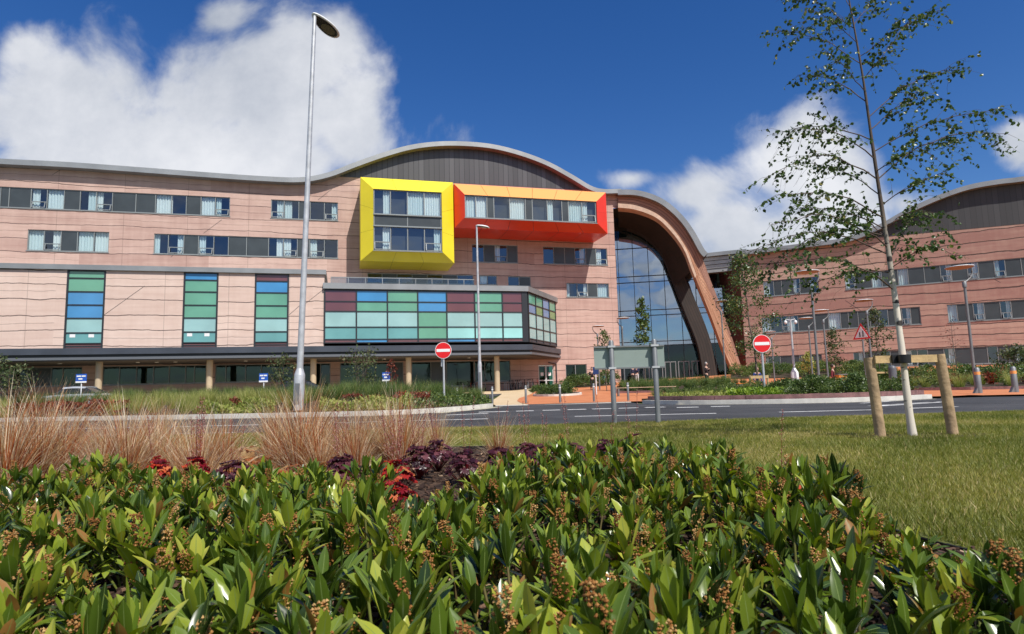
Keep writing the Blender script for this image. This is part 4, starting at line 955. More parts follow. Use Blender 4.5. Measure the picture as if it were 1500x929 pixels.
# tall street lamp behind the kerb
def street_lamp(px, Y, topy, base_r, base_h, top_r, label, rz, headscale=1.0, z0=.12, head='long'):
    x = gx(px, Y); zt = ztop_at(px, topy, Y); r = empty('street_lamp', (x, Y, z0), label, 'street lamp'); H = zt-z0
    m = MB(); m.lathe((0, 0, 0), [(base_r, 0), (base_r, base_h), (base_r*.98, base_h+.02), (top_r*1.35, base_h+.20)], 24)
    m.build('base', GALV, r)
    m = MB(); m.lathe((0, 0, 0), [(top_r*1.3, base_h+.19), (top_r*1.05, H*.6), (top_r*.8, H)], 20); m.build('pole', GALV, r)
    m = MB(); m.box((0, -base_r*1.0-.004, base_h*.5), (1, 0, 0), (0, 1, 0), (0, 0, 1), base_r*.45, .01, base_h*.28); m.build('access_door', GALVD, r)
    s = headscale; h = MB(); prof = []; n = 24
    c, sn = math.cos(rz), math.sin(rz)
    # cobra head: flat teardrop with a bright rim and a glass lens below
    for z, k in ((0, .86), (.012, 1.0), (.04, .95), (.075, .72), (.095, .35)):
        for j in range(n):
            a = 2*math.pi*j/n; ex = math.cos(a); ey = math.sin(a)
            lx = .36*s*ex*k+.30*s; ly = .165*s*ey*k*(1+.25*ex); prof.append((lx*c-ly*sn, lx*sn+ly*c, H+z*s-.04-.16*lx))
    fs = [(i*n+j, i*n+(j+1) % n, (i+1)*n+(j+1) % n, (i+1)*n+j) for i in range(4) for j in range(n)]
    h.add(prof, fs, smooth=True); h.add(prof[-n:], [list(range(n))]); hd = h.build('lamp_head', WHP, r)
    h = MB(); pl = []
    for j in range(n):
        a = 2*math.pi*j/n; lx = .36*s*math.cos(a)*.79+.30*s; ly = .165*s*math.sin(a)*.79*(1+.25*math.cos(a)); pl.append((lx*c-ly*sn, lx*sn+ly*c, H-.045-.16*lx))
    h.add(pl, [list(range(n))[::-1]]); h.build('housing_underside', simple('dark lamp housing', (.03, .03, .028), .5), hd)
    h = MB(); pl = []
    for j in range(n):
        a = 2*math.pi*j/n; lx = .16*s*math.cos(a)+.38*s; ly = .11*s*math.sin(a); pl.append((lx*c-ly*sn, lx*sn+ly*c, H-.052-.16*lx))
    h.add(pl, [list(range(n))[::-1]]); h.build('lens', simple('lamp lens', (.16, .15, .11), .15), hd)
    return r
street_lamp(437, 18.6, 22, .155, 1.05, .072, 'tall galvanised street lamp at the left kerb reaching into the clouds', rad(66), 1.65).rotation_euler = (0, rad(1.75), 0)
street_lamp(703.5, 31, 330, .10, 1.6, .055, 'slimmer street lamp beside the buff path in front of the coloured glass bay', rad(8), 1.0, z0=.25)
m = MB()
# decorative plaza lamps: pole, loop bracket, shallow dish
DISH = simple('tan dish underside', (.34, .22, .16), .5)
def plaza_lamp_proto():
    r = empty('plaza_lamp', (0, 0, 0)); H = 4.3
    m = MB(); m.lathe((0, 0, 0), [(.055, 0), (.048, H)], 14); m.lathe((0, 0, H), [(.075, 0), (.075, .2), (.05, .24)], 14); m.build('pole', GALVD, r)
    m = MB(); pts = [(0, 0, H+.2), (.10, 0, H+.26), (.28, 0, H+.42), (.36, 0, H+.62), (.34, 0, H+.80), (.22, 0, H+.88)]
    m.tube(pts, [.04, .035, .03, .025, .022, .02], 8); m.build('bracket', GALVD, r)
    m = MB(); m.lathe((-.12, 0, H+.80), [(.10, -.03), (.42, .0), (.48, .035)], 28); d = m.build('dish', DISH, r)
    m = MB(); m.lathe((-.12, 0, H+.80), [(.48, .037), (.48, .055), (.30, .09), (.05, .10)], 28); m.build('dish_top', WHP, d)
    return r
LAMPS = [(1428, 24, 391, 0, 'nearest dish lamp on the right beside the orange banded bollard'), (1200, 26.5, 398, 0, 'dish lamp behind the hedge half hidden by birch leaves'),
         (1213.5, 38, 455, 0, 'dish lamp just left of the orange bin'), (1191, 43, 466, 0, 'small dish lamp right of the twin camera pole'),
         (1279, 35, 440, 0, 'dish lamp next to the triangular warning sign'), (1135, 50, 486, 0, 'dish lamp just right of the no entry sign by the hedge'),
         (1063.5, 46, 441, 180, 'dish lamp standing before the foot of the timber arch'), (915.5, 48, 466, 180, 'dish lamp at the corner where stone meets the atrium glass'),
         (878.5, 50, 478, 180, 'farthest dish lamp in front of the pink wall left of the atrium')]
proto = None
for (px, Y, ty, rz, lab) in LAMPS:
    x = gx(px, Y); z = zg(x, Y)
    if proto is None: proto = plaza_lamp_proto(); o = proto
    else: o = copy_tree(proto)
    zt = ztop_at(px-10, ty, Y); k = (zt-z)/5.15
    o.location = (x, Y, z); o.rotation_euler = (0, 0, rad(rz)); o.scale = (1, 1, k); tag(o, lab, 'lamp', 'dish lamps around the plaza')
# pole with two cameras and a white foot
x, y, z = gpos(1165, 40); zt = ztop_at(1158, 468, 40); r = empty('camera_pole', (x, y, z), 'grey pole with two small cameras on top and a white tapered foot', 'camera pole'); H = zt-z
m = MB(); m.lathe((0, 0, 0), [(.07, .9), (.055, H)], 12); m.build('pole', GALV, r)
m = MB(); m.lathe((0, 0, 0), [(.26, 0), (.24, .95), (.10, 1.2), (.07, 1.25)], 8); m.build('base', WHP, r)
for sx in (-1, 1):
    m = MB(); m.tube([(0, 0, H-.05), (sx*.28, 0, H+.02), (sx*.32, 0, H-.08)], .02, 6); m.lathe((sx*.32, 0, H-.30), [(.03, 0), (.10, .05), (.10, .18), (.03, .24)], 10); m.build('camera', WHP, r)
# no entry signs
def no_entry(px, py, Y, label, z0):
    x = gx(px, Y); zc = ztop_at(px, py, Y); r = empty('no_entry_sign', (x, Y, z0), label, 'road sign', 'no entry signs'); h = zc-z0
    m = MB(); m.lathe((0, 0, 0), [(.038, 0), (.038, h+.25)], 12); m.build('post', GALV, r)
    ax = (Vector((1, 0, 0)), Vector((0, 0, 1)), Vector((0, -1, 0)))
    m = MB(); m.lathe((0, -.045, h), [(.30, 0), (.30, .012)], 40, axis=ax, smooth=False); pl = m.build('sign_plate', WHS, r)
    m = MB(); m.lathe((0, -.0585, h), [(.283, 0), (.283, .003)], 40, axis=ax, smooth=False); m.build('red_disc', REDS, pl)
    m = MB(); m.abox(-.245, .245, -.0665, -.0625, h-.052, h+.052); m.build('white_bar', WHS, pl)
    return r
no_entry(650.5, 513.5, 23, 'red no entry sign with a white bar standing in the left planting bed', .35)
o = no_entry(1119.5, 503.5, 21.0, 'red no entry sign with a white bar standing in the hedge on the right', .25)
m = MB(); m.abox(-.10, -.02, .04, .06, 1.15, 1.75); r_ = [q for q in COL.objects if q.name == 'no_entry_sign'][0]; m.build('small_plate', GALV, r_)
# triangular warning sign, turned nearly edge on
x, y, z = gpos(1269, 34); zc = ztop_at(1267, 489, 34); r = empty('warning_sign', (x, y, z), 'triangular red bordered warning sign on a grey post turned half away', 'road sign', rz=rad(-60)); h = zc-z
m = MB(); m.lathe((0, 0, 0), [(.045, 0), (.045, h+.2)], 10); m.build('post', GALVD, r)
def tri(s, yy, mat, nm, par):
    m = MB(); vs = [(-s*.5, yy, h-s*.289), (s*.5, yy, h-s*.289), (0, yy, h+s*.577)]; vb = [(a, b_+.01, c) for a, b_, c in vs]
    m.add(vs+vb, [(0, 1, 2), (3, 5, 4), (0, 3, 4, 1), (1, 4, 5, 2), (2, 5, 3, 0)]); return m.build(nm, mat, par)
t_ = tri(1.0, -.06, REDS, 'sign_plate', r); tri(.72, -.074, WHS, 'white_field', t_)
m = MB()
for dx, hh in ((-.08, .26), (.10, .34)):
    m.abox(dx-.03, dx+.03, -.082, -.076, h-.17+hh*.45, h-.17+hh*.8); m.abox(dx-.045, dx-.015, -.0825, -.0765, h-.17, h-.17+hh*.44); m.abox(dx+.015, dx+.045, -.0825, -.0765, h-.17, h-.17+hh*.44); m.sphere((dx, -.079, h-.17+hh*.9), .032, sy=.15)
m.build('walking_figures', BLK, t_)
# back of the low direction sign on the lawn
Y = 9.35; r = empty('direction_sign', (gx(925, Y), Y, LAWNZ), 'grey green direction sign seen from behind on two posts on the lawn', 'road sign')
w_ = Vector((gx(925, Y), Y, LAWNZ))
def lz(py): return ztop_at(925, py, Y)-LAWNZ
z1_, z0_ = lz(506), lz(540); half = (gx(977, Y)-gx(873, Y))/2
m = MB(); m.abox(-half, half, .065, .073, z0_, z1_); bd_ = m.build('sign_board', SIGNBACK, r)
for zz_ in (z0_+.012, z1_-.012):
    m = MB(); m.abox(-half, half, .035, .0645, zz_-.011, zz_+.011); m.build('rail', GALVD, bd_)
for px in (898, 961.5):
    xx = gx(px, Y)-w_.x; m = MB(); m.lathe((xx, 0, 0), [(.038, 0), (.038, lz(500)), (.026, lz(500)+.02)], 18); po = m.build('post', GALVD, r)
    for zz_ in (z0_+.012, z1_-.012):
        m = MB(); m.abox(xx-.055, xx+.055, -.0465, .034, zz_-.014, zz_+.014); m.build('clamp', GALV, po)
# small blue signs
def blue_sign(px, py, Y, label, w=.62, h=.5, back=False):
    x = gx(px, Y); zc = ztop_at(px, py, Y); z0 = zg(x, Y)+.1; r = empty('information_sign', (x, Y, z0), label, 'sign', 'small blue signs'); c = zc-z0
    m = MB(); m.lathe((0, 0, 0), [(.03, 0), (.03, c)], 8); m.build('post', WHP, r)
    m = MB(); m.abox(-w/2, w/2, -.05, -.035, c-h/2, c+h/2); b_ = m.build('sign_plate', BLUS if not back else simple('dark blue sign sheet', (.012, .035, .13), .4), r)
    if not back:
        m = MB(); m.abox(-w*.42, -w*.02, -.056, -.0505, c+h*.18, c+h*.33); m.abox(w*.04, w*.40, -.056, -.0505, c+h*.18, c+h*.33); m.abox(-w*.25, w*.12, -.056, -.0505, c-h*.14, c+h*.02); m.build('lettering', WHS, b_)
        m = MB(); m.abox(-w*.5, w*.5, -.056, -.0505, c-h*.5, c-h*.32); m.build('white_strip', WHS, b_)
blue_sign(118, 554.5, 36, 'small blue sign on a white post farthest to the left under the podium'); blue_sign(386, 553.5, 36, 'small blue sign on a white post beside the small tree in the left bed', .5)
blue_sign(566, 552, 36, 'small blue sign on a white post beside the red leaved sapling', .45)
blue_sign(873.5, 543, 37, 'dark blue sign on a slim pole beside the person in black', .32, .42, True); blue_sign(1487, 553, 44, 'small blue sign in front of the dark shrub at the right edge', .5, .5)
# bollards
def bollards(name, proto, lst, group, cat='bollard'):
    first = True
    for (px, Y, lab) in lst:
        o = proto if first else copy_tree(proto); first = False
        x = gx(px, Y); o.location = (x, Y, zg(x, Y)+.03); tag(o, lab, cat, group)
r = empty('bollard'); m = MB(); m.lathe((0, 0, 0), [(.045, 0), (.045, .70), (.03, .72)], 16); m.build('post', GALVD, r); m = MB(); m.lathe((0, 0, 0), [(.047, .58), (.047, .61)], 16); m.build('band', WHS, r)
bollards('bollard', r, [(721, 26.5, 'slim steel bollard on the buff path right of the slimmer street lamp'), (770, 25.5, 'slim steel bollard where buff and orange paving meet'), (820, 25, 'slim steel bollard in front of the round bed'),
                        (869.5, 25, 'slim steel bollard in front of the person in black'), (919.5, 25, 'slim steel bollard seen between the two posts of the direction sign'), (669.5, 30, 'slim steel bollard on the buff path behind the no entry sign'),
                        (1339, 40, 'distant slim bollard between the birch stake posts'), (1418, 40, 'distant slim bollard left of the nearest dish lamp')], 'slim steel bollards')
r = empty('bollard', gpos(1308.5, 25.5)); tag(r, 'thick dark grey bollard with domed top behind the birch stakes', 'bollard'); m = MB(); m.lathe((0, 0, 0), [(.17, 0), (.15, .2), (.145, 1.0), (.13, 1.08), (.07, 1.13), (.01, 1.145)], 24); m.build('post', simple('dark grey bollard paint', (.10, .11, .125), .45, var=.1, scale=3), r)
r = empty('bollard'); m = MB(); m.lathe((0, 0, 0), [(.095, 0), (.085, .82), (.05, .86)], 20); m.build('post', GALVD, r); m = MB(); m.lathe((0, 0, 0), [(.089, .62), (.088, .72)], 20); m.build('band', ORG, r)
m = MB(); m.add([(-.20, -.06, 0), (-.05, -.06, 0), (-.06, -.06, .22), (-.20, .06, 0), (-.05, .06, 0), (-.06, .06, .22)], [(0, 1, 2), (3, 5, 4), (0, 2, 5, 3)]); m.build('foot_bracket', GALVD, r)
bollards('bollard', r, [(1432, 21.3, 'orange banded bollard beside the nearest dish lamp'), (1485, 21.3, 'orange banded bollard nearest the right edge')], 'orange banded bollards')
# orange litter bin, benches
x, y, z = gpos(1232.5, 34); r = empty('litter_bin', (x, y, z), 'bright orange timber sided litter bin behind the hedge', 'bin')
OT = simple('orange timber', (.62, .22, .03), .6, var=.15, scale=6); m = MB()
for i in range(4): m.abox(-.22+i*.11, -.22+i*.11+.104, -.22, -.2, 0, .80)
for i in range(4): m.abox(-.22+i*.11, -.22+i*.11+.104, .2, .22, 0, .80)
m.abox(-.22, -.205, -.199, .199, 0, .8); m.abox(.205, .22, -.199, .199, 0, .8); m.build('body', OT, r)
m = MB(); m.abox(-.24, .24, -.24, .24, .803, .85); m.build('lid', GALVD, r)
BW = simple('bench timber', (.42, .33, .22), .7, var=.2, scale=3)
def bench(px, Y, label, rz=0, w=1.6, m0=BW):
    x, y, z = gpos(px, Y); r = empty('bench', (x, y, z+.03), label, 'bench', rz=rz)
    m = MB()
    for i in range(4): m.abox(-w/2, w/2, -.22+i*.115, -.22+i*.115+.10, .42, .46)
    m.build('seat', m0, r)
    for sx in (-w/2+.15, w/2-.15):
        m = MB(); m.abox(sx-.03, sx+.03, -.2, .22, 0, .418); m.build('leg', GALVD, r)
    return r
bench(1362, 42, 'pale slatted bench among the beds on the right'); bench(889, 63, 'low bench by the pink wall with two people on it'); bench(1098, 36, 'timber bench with an orange end near the arch foot', 0, 1.4, OT)
bench(945, 34, 'long low timber bench beside the bed in the middle', 0, 3.2); bench(1215, 36, 'low bench left of the orange bin with a seated person', 0, 1.6)
# cycle stands and bicycles
r = empty('cycle_stand'); m = MB(); m.tube([(0, -.35, 0), (0, -.35, .62), (0, -.30, .74), (0, -.2, .80), (0, .2, .80), (0, .30, .74), (0, .35, .62), (0, .35, 0)], .024, 8); m.build('hoop', GALV, r)
Bk = A.off(3.0)
def bpos(px, o=3.0): w_ = A.off(o); s_ = w_.s(px, 560); p = w_.p(s_, 0); return (p.x, p.y, zg(p.x, p.y)+.03)
first = True; stl = [662, 678, 694, 740, 746, 757, 772]
for px in stl:
    o = r if first else copy_tree(r); first = False; o.location = bpos(px); o.rotation_euler = (0, 0, rad(15)); tag(o, 'silver hoop cycle stand on the paving under the stone wall', 'cycle stand', 'cycle stands under the wall')
TYRE = simple('black tyre', (.012, .012, .012), .8)
def bicycle(col, name='bicycle'):
    r = empty(name); ax = (Vector((1, 0, 0)), Vector((0, 0, 1)), Vector((0, 1, 0))); fc = simple('bike paint', col, .3, .2)
    for cx_ in (-.52, .52):
        m = MB(); m.tube([(cx_+.33*math.cos(a*math.pi/10), 0, .34+.33*math.sin(a*math.pi/10)) for a in range(21)], .02, 6, cap=False); w_ = m.build('wheel', TYRE, r)
        m = MB()
        for a in range(8): m.tube([(cx_, 0, .34), (cx_+.31*math.cos(a*math.pi/4), 0, .34+.31*math.sin(a*math.pi/4))], .004, 4, cap=False)
        m.build('spokes', GALV, w_)
    m = MB()
    for p, q in (((-.52, 0, .34), (-.08, 0, .30)), ((-.08, 0, .30), (-.2, 0, .82)), ((-.2, 0, .80), (.36, 0, .84)), ((-.08, 0, .30), (.38, 0, .76)), ((-.52, 0, .34), (-.2, 0, .78)), ((.34, 0, .92), (.52, 0, .34))): m.tube([p, q], .018, 6)
    m.build('frame', fc, r)
    m = MB(); m.tube([(.34, 0, .92), (.34, 0, 1.0)], .015, 6); m.tube([(.30, -.27, 1.03), (.36, -.2, 1.01), (.36, .2, 1.01), (.30, .27, 1.03)], .015, 6); m.build('handlebar', BLK, r)
    m = MB(); m.sphere((-.22, 0, .94), .12, sx=1.2, sy=.6, sz=.35); m.tube([(-.2, 0, .80), (-.21, 0, .92)], .014, 6); m.build('saddle', BLK, r)
    return r
cols3 = [('black', (.02, .02, .022)), ('silver', (.5, .5, .52)), ('red', (.35, .02, .02)), ('white', (.65, .65, .65))]
bikes = {n: None for n, _ in cols3}
bl_ = [(686, 0, 70), (690, 2, 74), (694, 0, 66), (711, 1, 75), (748, 0, 72), (751, 0, 64), (755, 3, 78), (759, 0, 70), (763, 1, 60), (768, 0, 72), (773, 3, 66), (777, 1, 74), (781, 0, 68), (788, 2, 75)]
bdesc = ['black bicycle behind the thin street lamp, leftmost of the parked row', 'red bicycle parked left of the slimmer street lamp', 'black bicycle just left of the slimmer street lamp', 'silver bicycle parked between the street lamp and the column',
         'black bicycle just right of the buff column', 'second black bicycle right of the buff column', 'white bicycle right of the buff column in the shade', 'black bicycle in the middle of the right hand row', 'silver bicycle near the middle of the right hand row',
         'black bicycle parked at the edge of the wall shadow', 'white bicycle parked in front of the sunlit triangle of wall', 'silver bicycle in front of the sunlit triangle of wall', 'black bicycle on the sunlit side of the row', 'red bicycle closest to the double doors']
for (px, ci, rz), lab in zip(bl_, bdesc):
    n_, c_ = cols3[ci]
    if bikes[n_] is None: bikes[n_] = bicycle(c_); o = bikes[n_]
    else: o = copy_tree(bikes[n_])
    o.location = bpos(px, 3.0+random.uniform(-.3, .3)); o.rotation_euler = (rad(random.uniform(-6, 6)), 0, rad(rz+15)); tag(o, lab, 'bicycle', 'bicycles parked under the stone wall')
# parked cars behind the left bed, only roofs show
def car(px, Y, col, label, rz=0):
    x = gx(px, Y); r = empty('parked_car', (x, Y, zg(x, Y)+.012), label, 'car', rz=rz); pm = simple('car paint', col, .25, .3, coat=.8)
    W = .86; secs = [(-2.1, .35, .75), (-2.05, .30, .85), (-1.3, .25, .92), (-.6, .22, .95), (1.3, .22, .98), (1.9, .25, .95), (2.08, .35, .85)]
    def loft(secs, nm, mat, par, w0):
        m = MB(); vs = []; k = 8
        for (xx, zb_, zt_, *ww_) in secs:
            w_ = ww_[0] if ww_ else w0; b_ = .12
            vs += [(xx, -w_, zb_), (xx, -w_, zt_-b_), (xx, -w_+b_*.8, zt_), (xx, 0, zt_+.03), (xx, w_-b_*.8, zt_), (xx, w_, zt_-b_), (xx, w_, zb_), (xx, 0, zb_)]
        m.add(vs, [(i*k+j, (i+1)*k+j, (i+1)*k+(j+1) % k, i*k+(j+1) % k) for i in range(len(secs)-1) for j in range(k)]+[list(range(k)), list(range((len(secs)-1)*k, len(secs)*k))[::-1]], smooth=False); return m.build(nm, mat, par)
    loft(secs, 'body', pm, r, W)
    gls = loft([(-1.25, .9, .96, .78), (-.55, .9, 1.40, .66), (.9, .9, 1.42, .66), (1.75, .9, 1.0, .76)], 'cabin_glass', simple('dark car glass', (.02, .025, .03), .08), r, .7)
    loft([(-.62, 1.36, 1.45, .66), (.1, 1.38, 1.49, .67), (.95, 1.36, 1.46, .66)], 'roof', pm, r, .66)
    for sx in (-1.3, 1.3):
        for sy in (-1, 1):
            m = MB(); m.lathe((sx, sy*.78, .32), [(.31, -.1), (.32, 0), (.31, .1)], 20, axis=(Vector((1, 0, 0)), Vector((0, 0, 1)), Vector((0, 1, 0)))); w_ = m.build('wheel', TYRE, r)
            m = MB(); m.lathe((sx, sy*.885, .32), [(.2, -.01), (.2, .01)], 16, axis=(Vector((1, 0, 0)), Vector((0, 0, 1)), Vector((0, 1, 0)))); m.build('rim', GALV, w_)
    return r
car(113, 44, (.5, .52, .54), 'silver car mostly hidden behind the left planting, under the podium'); car(433, 46, (.03, .035, .04), 'dark car mostly hidden behind the tall lamp and planting')
# birch stakes and rubber tie
STK = simple('weathered round stake', (.36, .25, .14), .8, var=.25, scale=9, bump=.6, bscale=18)
SAWN = simple('sawn pale timber', (.52, .36, .17), .75, var=.2, scale=10, bump=.3)
SY = 5.9
r = empty('tree_stakes', (gx(1338, SY), SY, LAWNZ), 'two round timber stakes joined by a sawn rail holding the young birch', 'tree stakes')
o0 = r.location
for (bx, by, tx, ty) in ((1283, 645, 1273, 524), (1388, 645, 1376, 519)):
    a = Vector((gx(bx, SY), SY, LAWNZ)); t_ = atY(tx, ty, SY); m = MB(); m.tube([a-o0-Vector((0, 0, .1)), a.lerp(t_, .5)-o0, t_-o0], [.046, .045, .044], 18); m.build('post', STK, r)
pa_, pb_ = atY(1281, 527, SY-.055), atY(1371, 525, SY-.055); m = MB(); d_ = (pb_-pa_); ln = d_.length; d_.normalize()
m.box((pa_+pb_)/2-o0, d_, (0, 1, 0), d_.cross(Vector((0, 1, 0))), ln/2, .018, .034); m.build('rail', SAWN, r)
tc_ = atY(1320, 526, SY-.085); m = MB(); m.box(tc_-o0+Vector((0, 0, 0)), (1, 0, 0), (0, 1, 0), (0, 0, 1), .085, .012, .04)
m.lathe(tc_-o0+Vector((.0, -.05, -.035)), [(.052, 0), (.055, .07)], 16); m.build('rubber_tie', BLK, r)
# timber guards round far trees
def guard(px, Y, label, w=.9):
    x, y, z = gpos(px, Y); r = empty('tree_stakes', (x, y, z+.1), label, 'tree stakes', 'low stake frames of the far trees')
    for sx in (-w/2, w/2): m = MB(); m.tube([(sx, 0, -.1), (sx, 0, .75)], .04, 8); m.build('post', SAWN, r)
    m = MB(); m.abox(-w/2, w/2, -.065, -.042, .64, .74); m.build('rail', SAWN, r)
guard(1112, 22.4, 'pale timber stake frame round the birch in the hedge', .62); guard(1293, 38, 'pale timber stake frame behind the thick grey bollard', .9)
# ================================================================ FOLIAGE
G_SK = attrmat('skimmia leaf', [(0, (.022, .045, .008)), (.4, (.095, .155, .016)), (.75, (.25, .31, .03)), (.93, (.40, .41, .06)), (1, (.30, .15, .04))], rough=.25, trans=.20, spec=.55, midrib=(.20, .27, .07))
G_PAN = attrmat('dry flower heads', [(0, (.13, .045, .012)), (.5, (.33, .15, .042)), (1, (.52, .34, .14))], rough=.8, trans=.1, spec=.2)
G_STEM = attrmat('green stem', [(0, (.10, .06, .03)), (1, (.16, .20, .04))], rough=.6, trans=0, spec=.3)
G_CAREX = attrmat('bronze sedge', [(0, (.20, .035, .010)), (.25, (.38, .10, .025)), (.45, (.42, .20, .07)), (.6, (.50, .36, .17)), (.8, (.60, .45, .27)), (1, (.78, .68, .50))], rough=.5, trans=.25, spec=.4)
G_GRASS = attrmat('lawn grass', [(0, (.085, .115, .018)), (.45, (.20, .215, .035)), (.75, (.33, .29, .07)), (1, (.50, .40, .18))], rough=.5, trans=.3, spec=.35)
G_HEUR = attrmat('red heuchera', [(0, (.07, .004, .012)), (.45, (.24, .010, .020)), (.75, (.48, .035, .02)), (1, (.62, .20, .07))], rough=.45, trans=.35, spec=.4)
G_HEUP = attrmat('purple heuchera', [(0, (.022, .006, .010)), (.5, (.065, .014, .022)), (1, (.15, .05, .06))], rough=.35, trans=.2, spec=.5)
G_BIRCH = attrmat('birch leaf', [(0, (.025, .05, .014)), (.5, (.065, .115, .028)), (.85, (.11, .16, .04)), (1, (.28, .26, .07))], rough=.35, trans=.3, spec=.5)
G_TUFT = attrmat('green tufted grass', [(0, (.035, .075, .02)), (.5, (.085, .15, .035)), (1, (.24, .27, .08))], rough=.5, trans=.3, spec=.3)
G_LIGHT = attrmat('light feather grass', [(0, (.12, .17, .03)), (.5, (.30, .33, .08)), (1, (.52, .48, .20))], rough=.5, trans=.35, spec=.3)
G_REDL = attrmat('low red foliage', [(0, (.05, .01, .012)), (.5, (.17, .03, .02)), (1, (.40, .12, .06))], rough=.5, trans=.25, spec=.3)
G_YELL = attrmat('yellow green groundcover', [(0, (.12, .16, .03)), (.5, (.25, .29, .06)), (1, (.42, .42, .14))], rough=.5, trans=.3, spec=.3)
G_BUSH = attrmat('bush leaf', [(0, (.03, .055, .015)), (.5, (.07, .12, .025)), (1, (.18, .22, .05))], rough=.45, trans=.25, spec=.4)
G_DARKT = attrmat('dark tree leaf', [(0, (.03, .05, .018)), (.5, (.07, .10, .035)), (1, (.20, .20, .09))], rough=.5, trans=.25, spec=.3)
BARKW = None
def bark_birch():
    m, nt_, b = newmat('white birch bark'); Lk = nt_.links
    tcn = nt_.nodes.new('ShaderNodeTexCoord'); mp = nt_.nodes.new('ShaderNodeMapping'); mp.inputs['Scale'].default_value = (9, 9, 26); Lk.new(tcn.outputs['Object'], mp.inputs['Vector'])
    n = nt_.nodes.new('ShaderNodeTexNoise'); n.inputs['Scale'].default_value = 1; n.inputs['Detail'].default_value = 4; Lk.new(mp.outputs[0], n.inputs['Vector'])
    mp2 = nt_.nodes.new('ShaderNodeMapping'); mp2.inputs['Scale'].default_value = (5, 5, 7); Lk.new(tcn.outputs['Object'], mp2.inputs['Vector'])
    v_ = nt_.nodes.new('ShaderNodeTexVoronoi'); v_.inputs['Scale'].default_value = 1; v_.inputs['Randomness'].default_value = 1; Lk.new(mp2.outputs[0], v_.inputs['Vector'])
    sp_ = nt_.nodes.new('ShaderNodeSeparateXYZ'); Lk.new(tcn.outputs['Object'], sp_.inputs[0])
    hz = nt_.nodes.new('ShaderNodeMapRange'); hz.inputs['From Min'].default_value = 1.2; hz.inputs['From Max'].default_value = 2.2; Lk.new(sp_.outputs['Z'], hz.inputs['Value'])
    base = nt_.nodes.new('ShaderNodeMix'); base.data_type = 'RGBA'; base.inputs['A'].default_value = (.62, .56, .47, 1); base.inputs['B'].default_value = (.075, .05, .034, 1); Lk.new(hz.outputs[0], base.inputs['Factor'])
    cr = nt_.nodes.new('ShaderNodeValToRGB'); e = cr.color_ramp.elements; e[0].position = .34; e[0].color = (1, 1, 1, 1); e[1].position = .40; e[1].color = (0, 0, 0, 1); Lk.new(n.outputs['Fac'], cr.inputs['Fac'])
    cr2 = nt_.nodes.new('ShaderNodeValToRGB'); e = cr2.color_ramp.elements; e[0].position = .16; e[0].color = (1, 1, 1, 1); e[1].position = .24; e[1].color = (0, 0, 0, 1); Lk.new(v_.outputs['Distance'], cr2.inputs['Fac'])
    mxm = nt_.nodes.new('ShaderNodeMath'); mxm.operation = 'MAXIMUM'; Lk.new(cr.outputs['Color'], mxm.inputs[0]); Lk.new(cr2.outputs['Color'], mxm.inputs[1])
    m3 = nt_.nodes.new('ShaderNodeMix'); m3.data_type = 'RGBA'; m3.inputs['B'].default_value = (.03, .025, .022, 1); Lk.new(base.outputs['Result'], m3.inputs['A']); Lk.new(mxm.outputs[0], m3.inputs['Factor']); Lk.new(m3.outputs['Result'], b.inputs['Base Color'])
    setin(b, Roughness=.7); return m
BARKW = bark_birch(); BARK = simple('grey brown bark', (.13, .10, .075), .85, var=.3, scale=6, bump=.5); TWIG = simple('dark twig', (.075, .045, .032), .7)
rr = random.uniform
def basis(d, up=Vector((0, 0, 1))):
    d = d.normalized(); s = d.cross(up)
    if s.length < 1e-3: s = Vector((1, 0, 0))
    s.normalize(); return d, s, s.cross(d)
def leaf(mb, p, d, length, width, tint, bend=.3, fold=.25, n=6, roll=0.0, mi=0):
    d, s, u = basis(d); s = s*math.cos(roll)+u*math.sin(roll); u = s.cross(d)
    vs = []; p = Vector(p)
    prof = [.12, .42, .74, .96, 1.0, .78, .10] if n == 6 else [.12, .85, 1.0, .05]
    for i in range(n+1):
        t = i/n; ang = -bend*t; q = p + d*(length*t*math.cos(ang*.6)) + u*(length*t*math.sin(ang)*.7); w = width*.5*prof[i]
        vs += [q - s*w + u*(w*fold), q, q + s*w + u*(w*fold)]
    fs = []; uv = []
    for i in range(n):
        for j in (0, 1):
            fs.append((3*i+j, 3*i+j+1, 3*i+j+4, 3*i+j+3)); us = [(1, 0), (0, 0), (0, 1), (1, 1)] if j == 0 else [(0, 0), (1, 0), (1, 1), (0, 1)]; uv.append(us)
    mb.add(vs, fs, uv, tint=tint, mi=mi, smooth=True)
OCT = [(1, 0, 0), (0, 1, 0), (-1, 0, 0), (0, -1, 0), (0, 0, 1), (0, 0, -1)]; OCF = [(0, 1, 4), (1, 2, 4), (2, 3, 4), (3, 0, 4), (1, 0, 5), (2, 1, 5), (3, 2, 5), (0, 3, 5)]
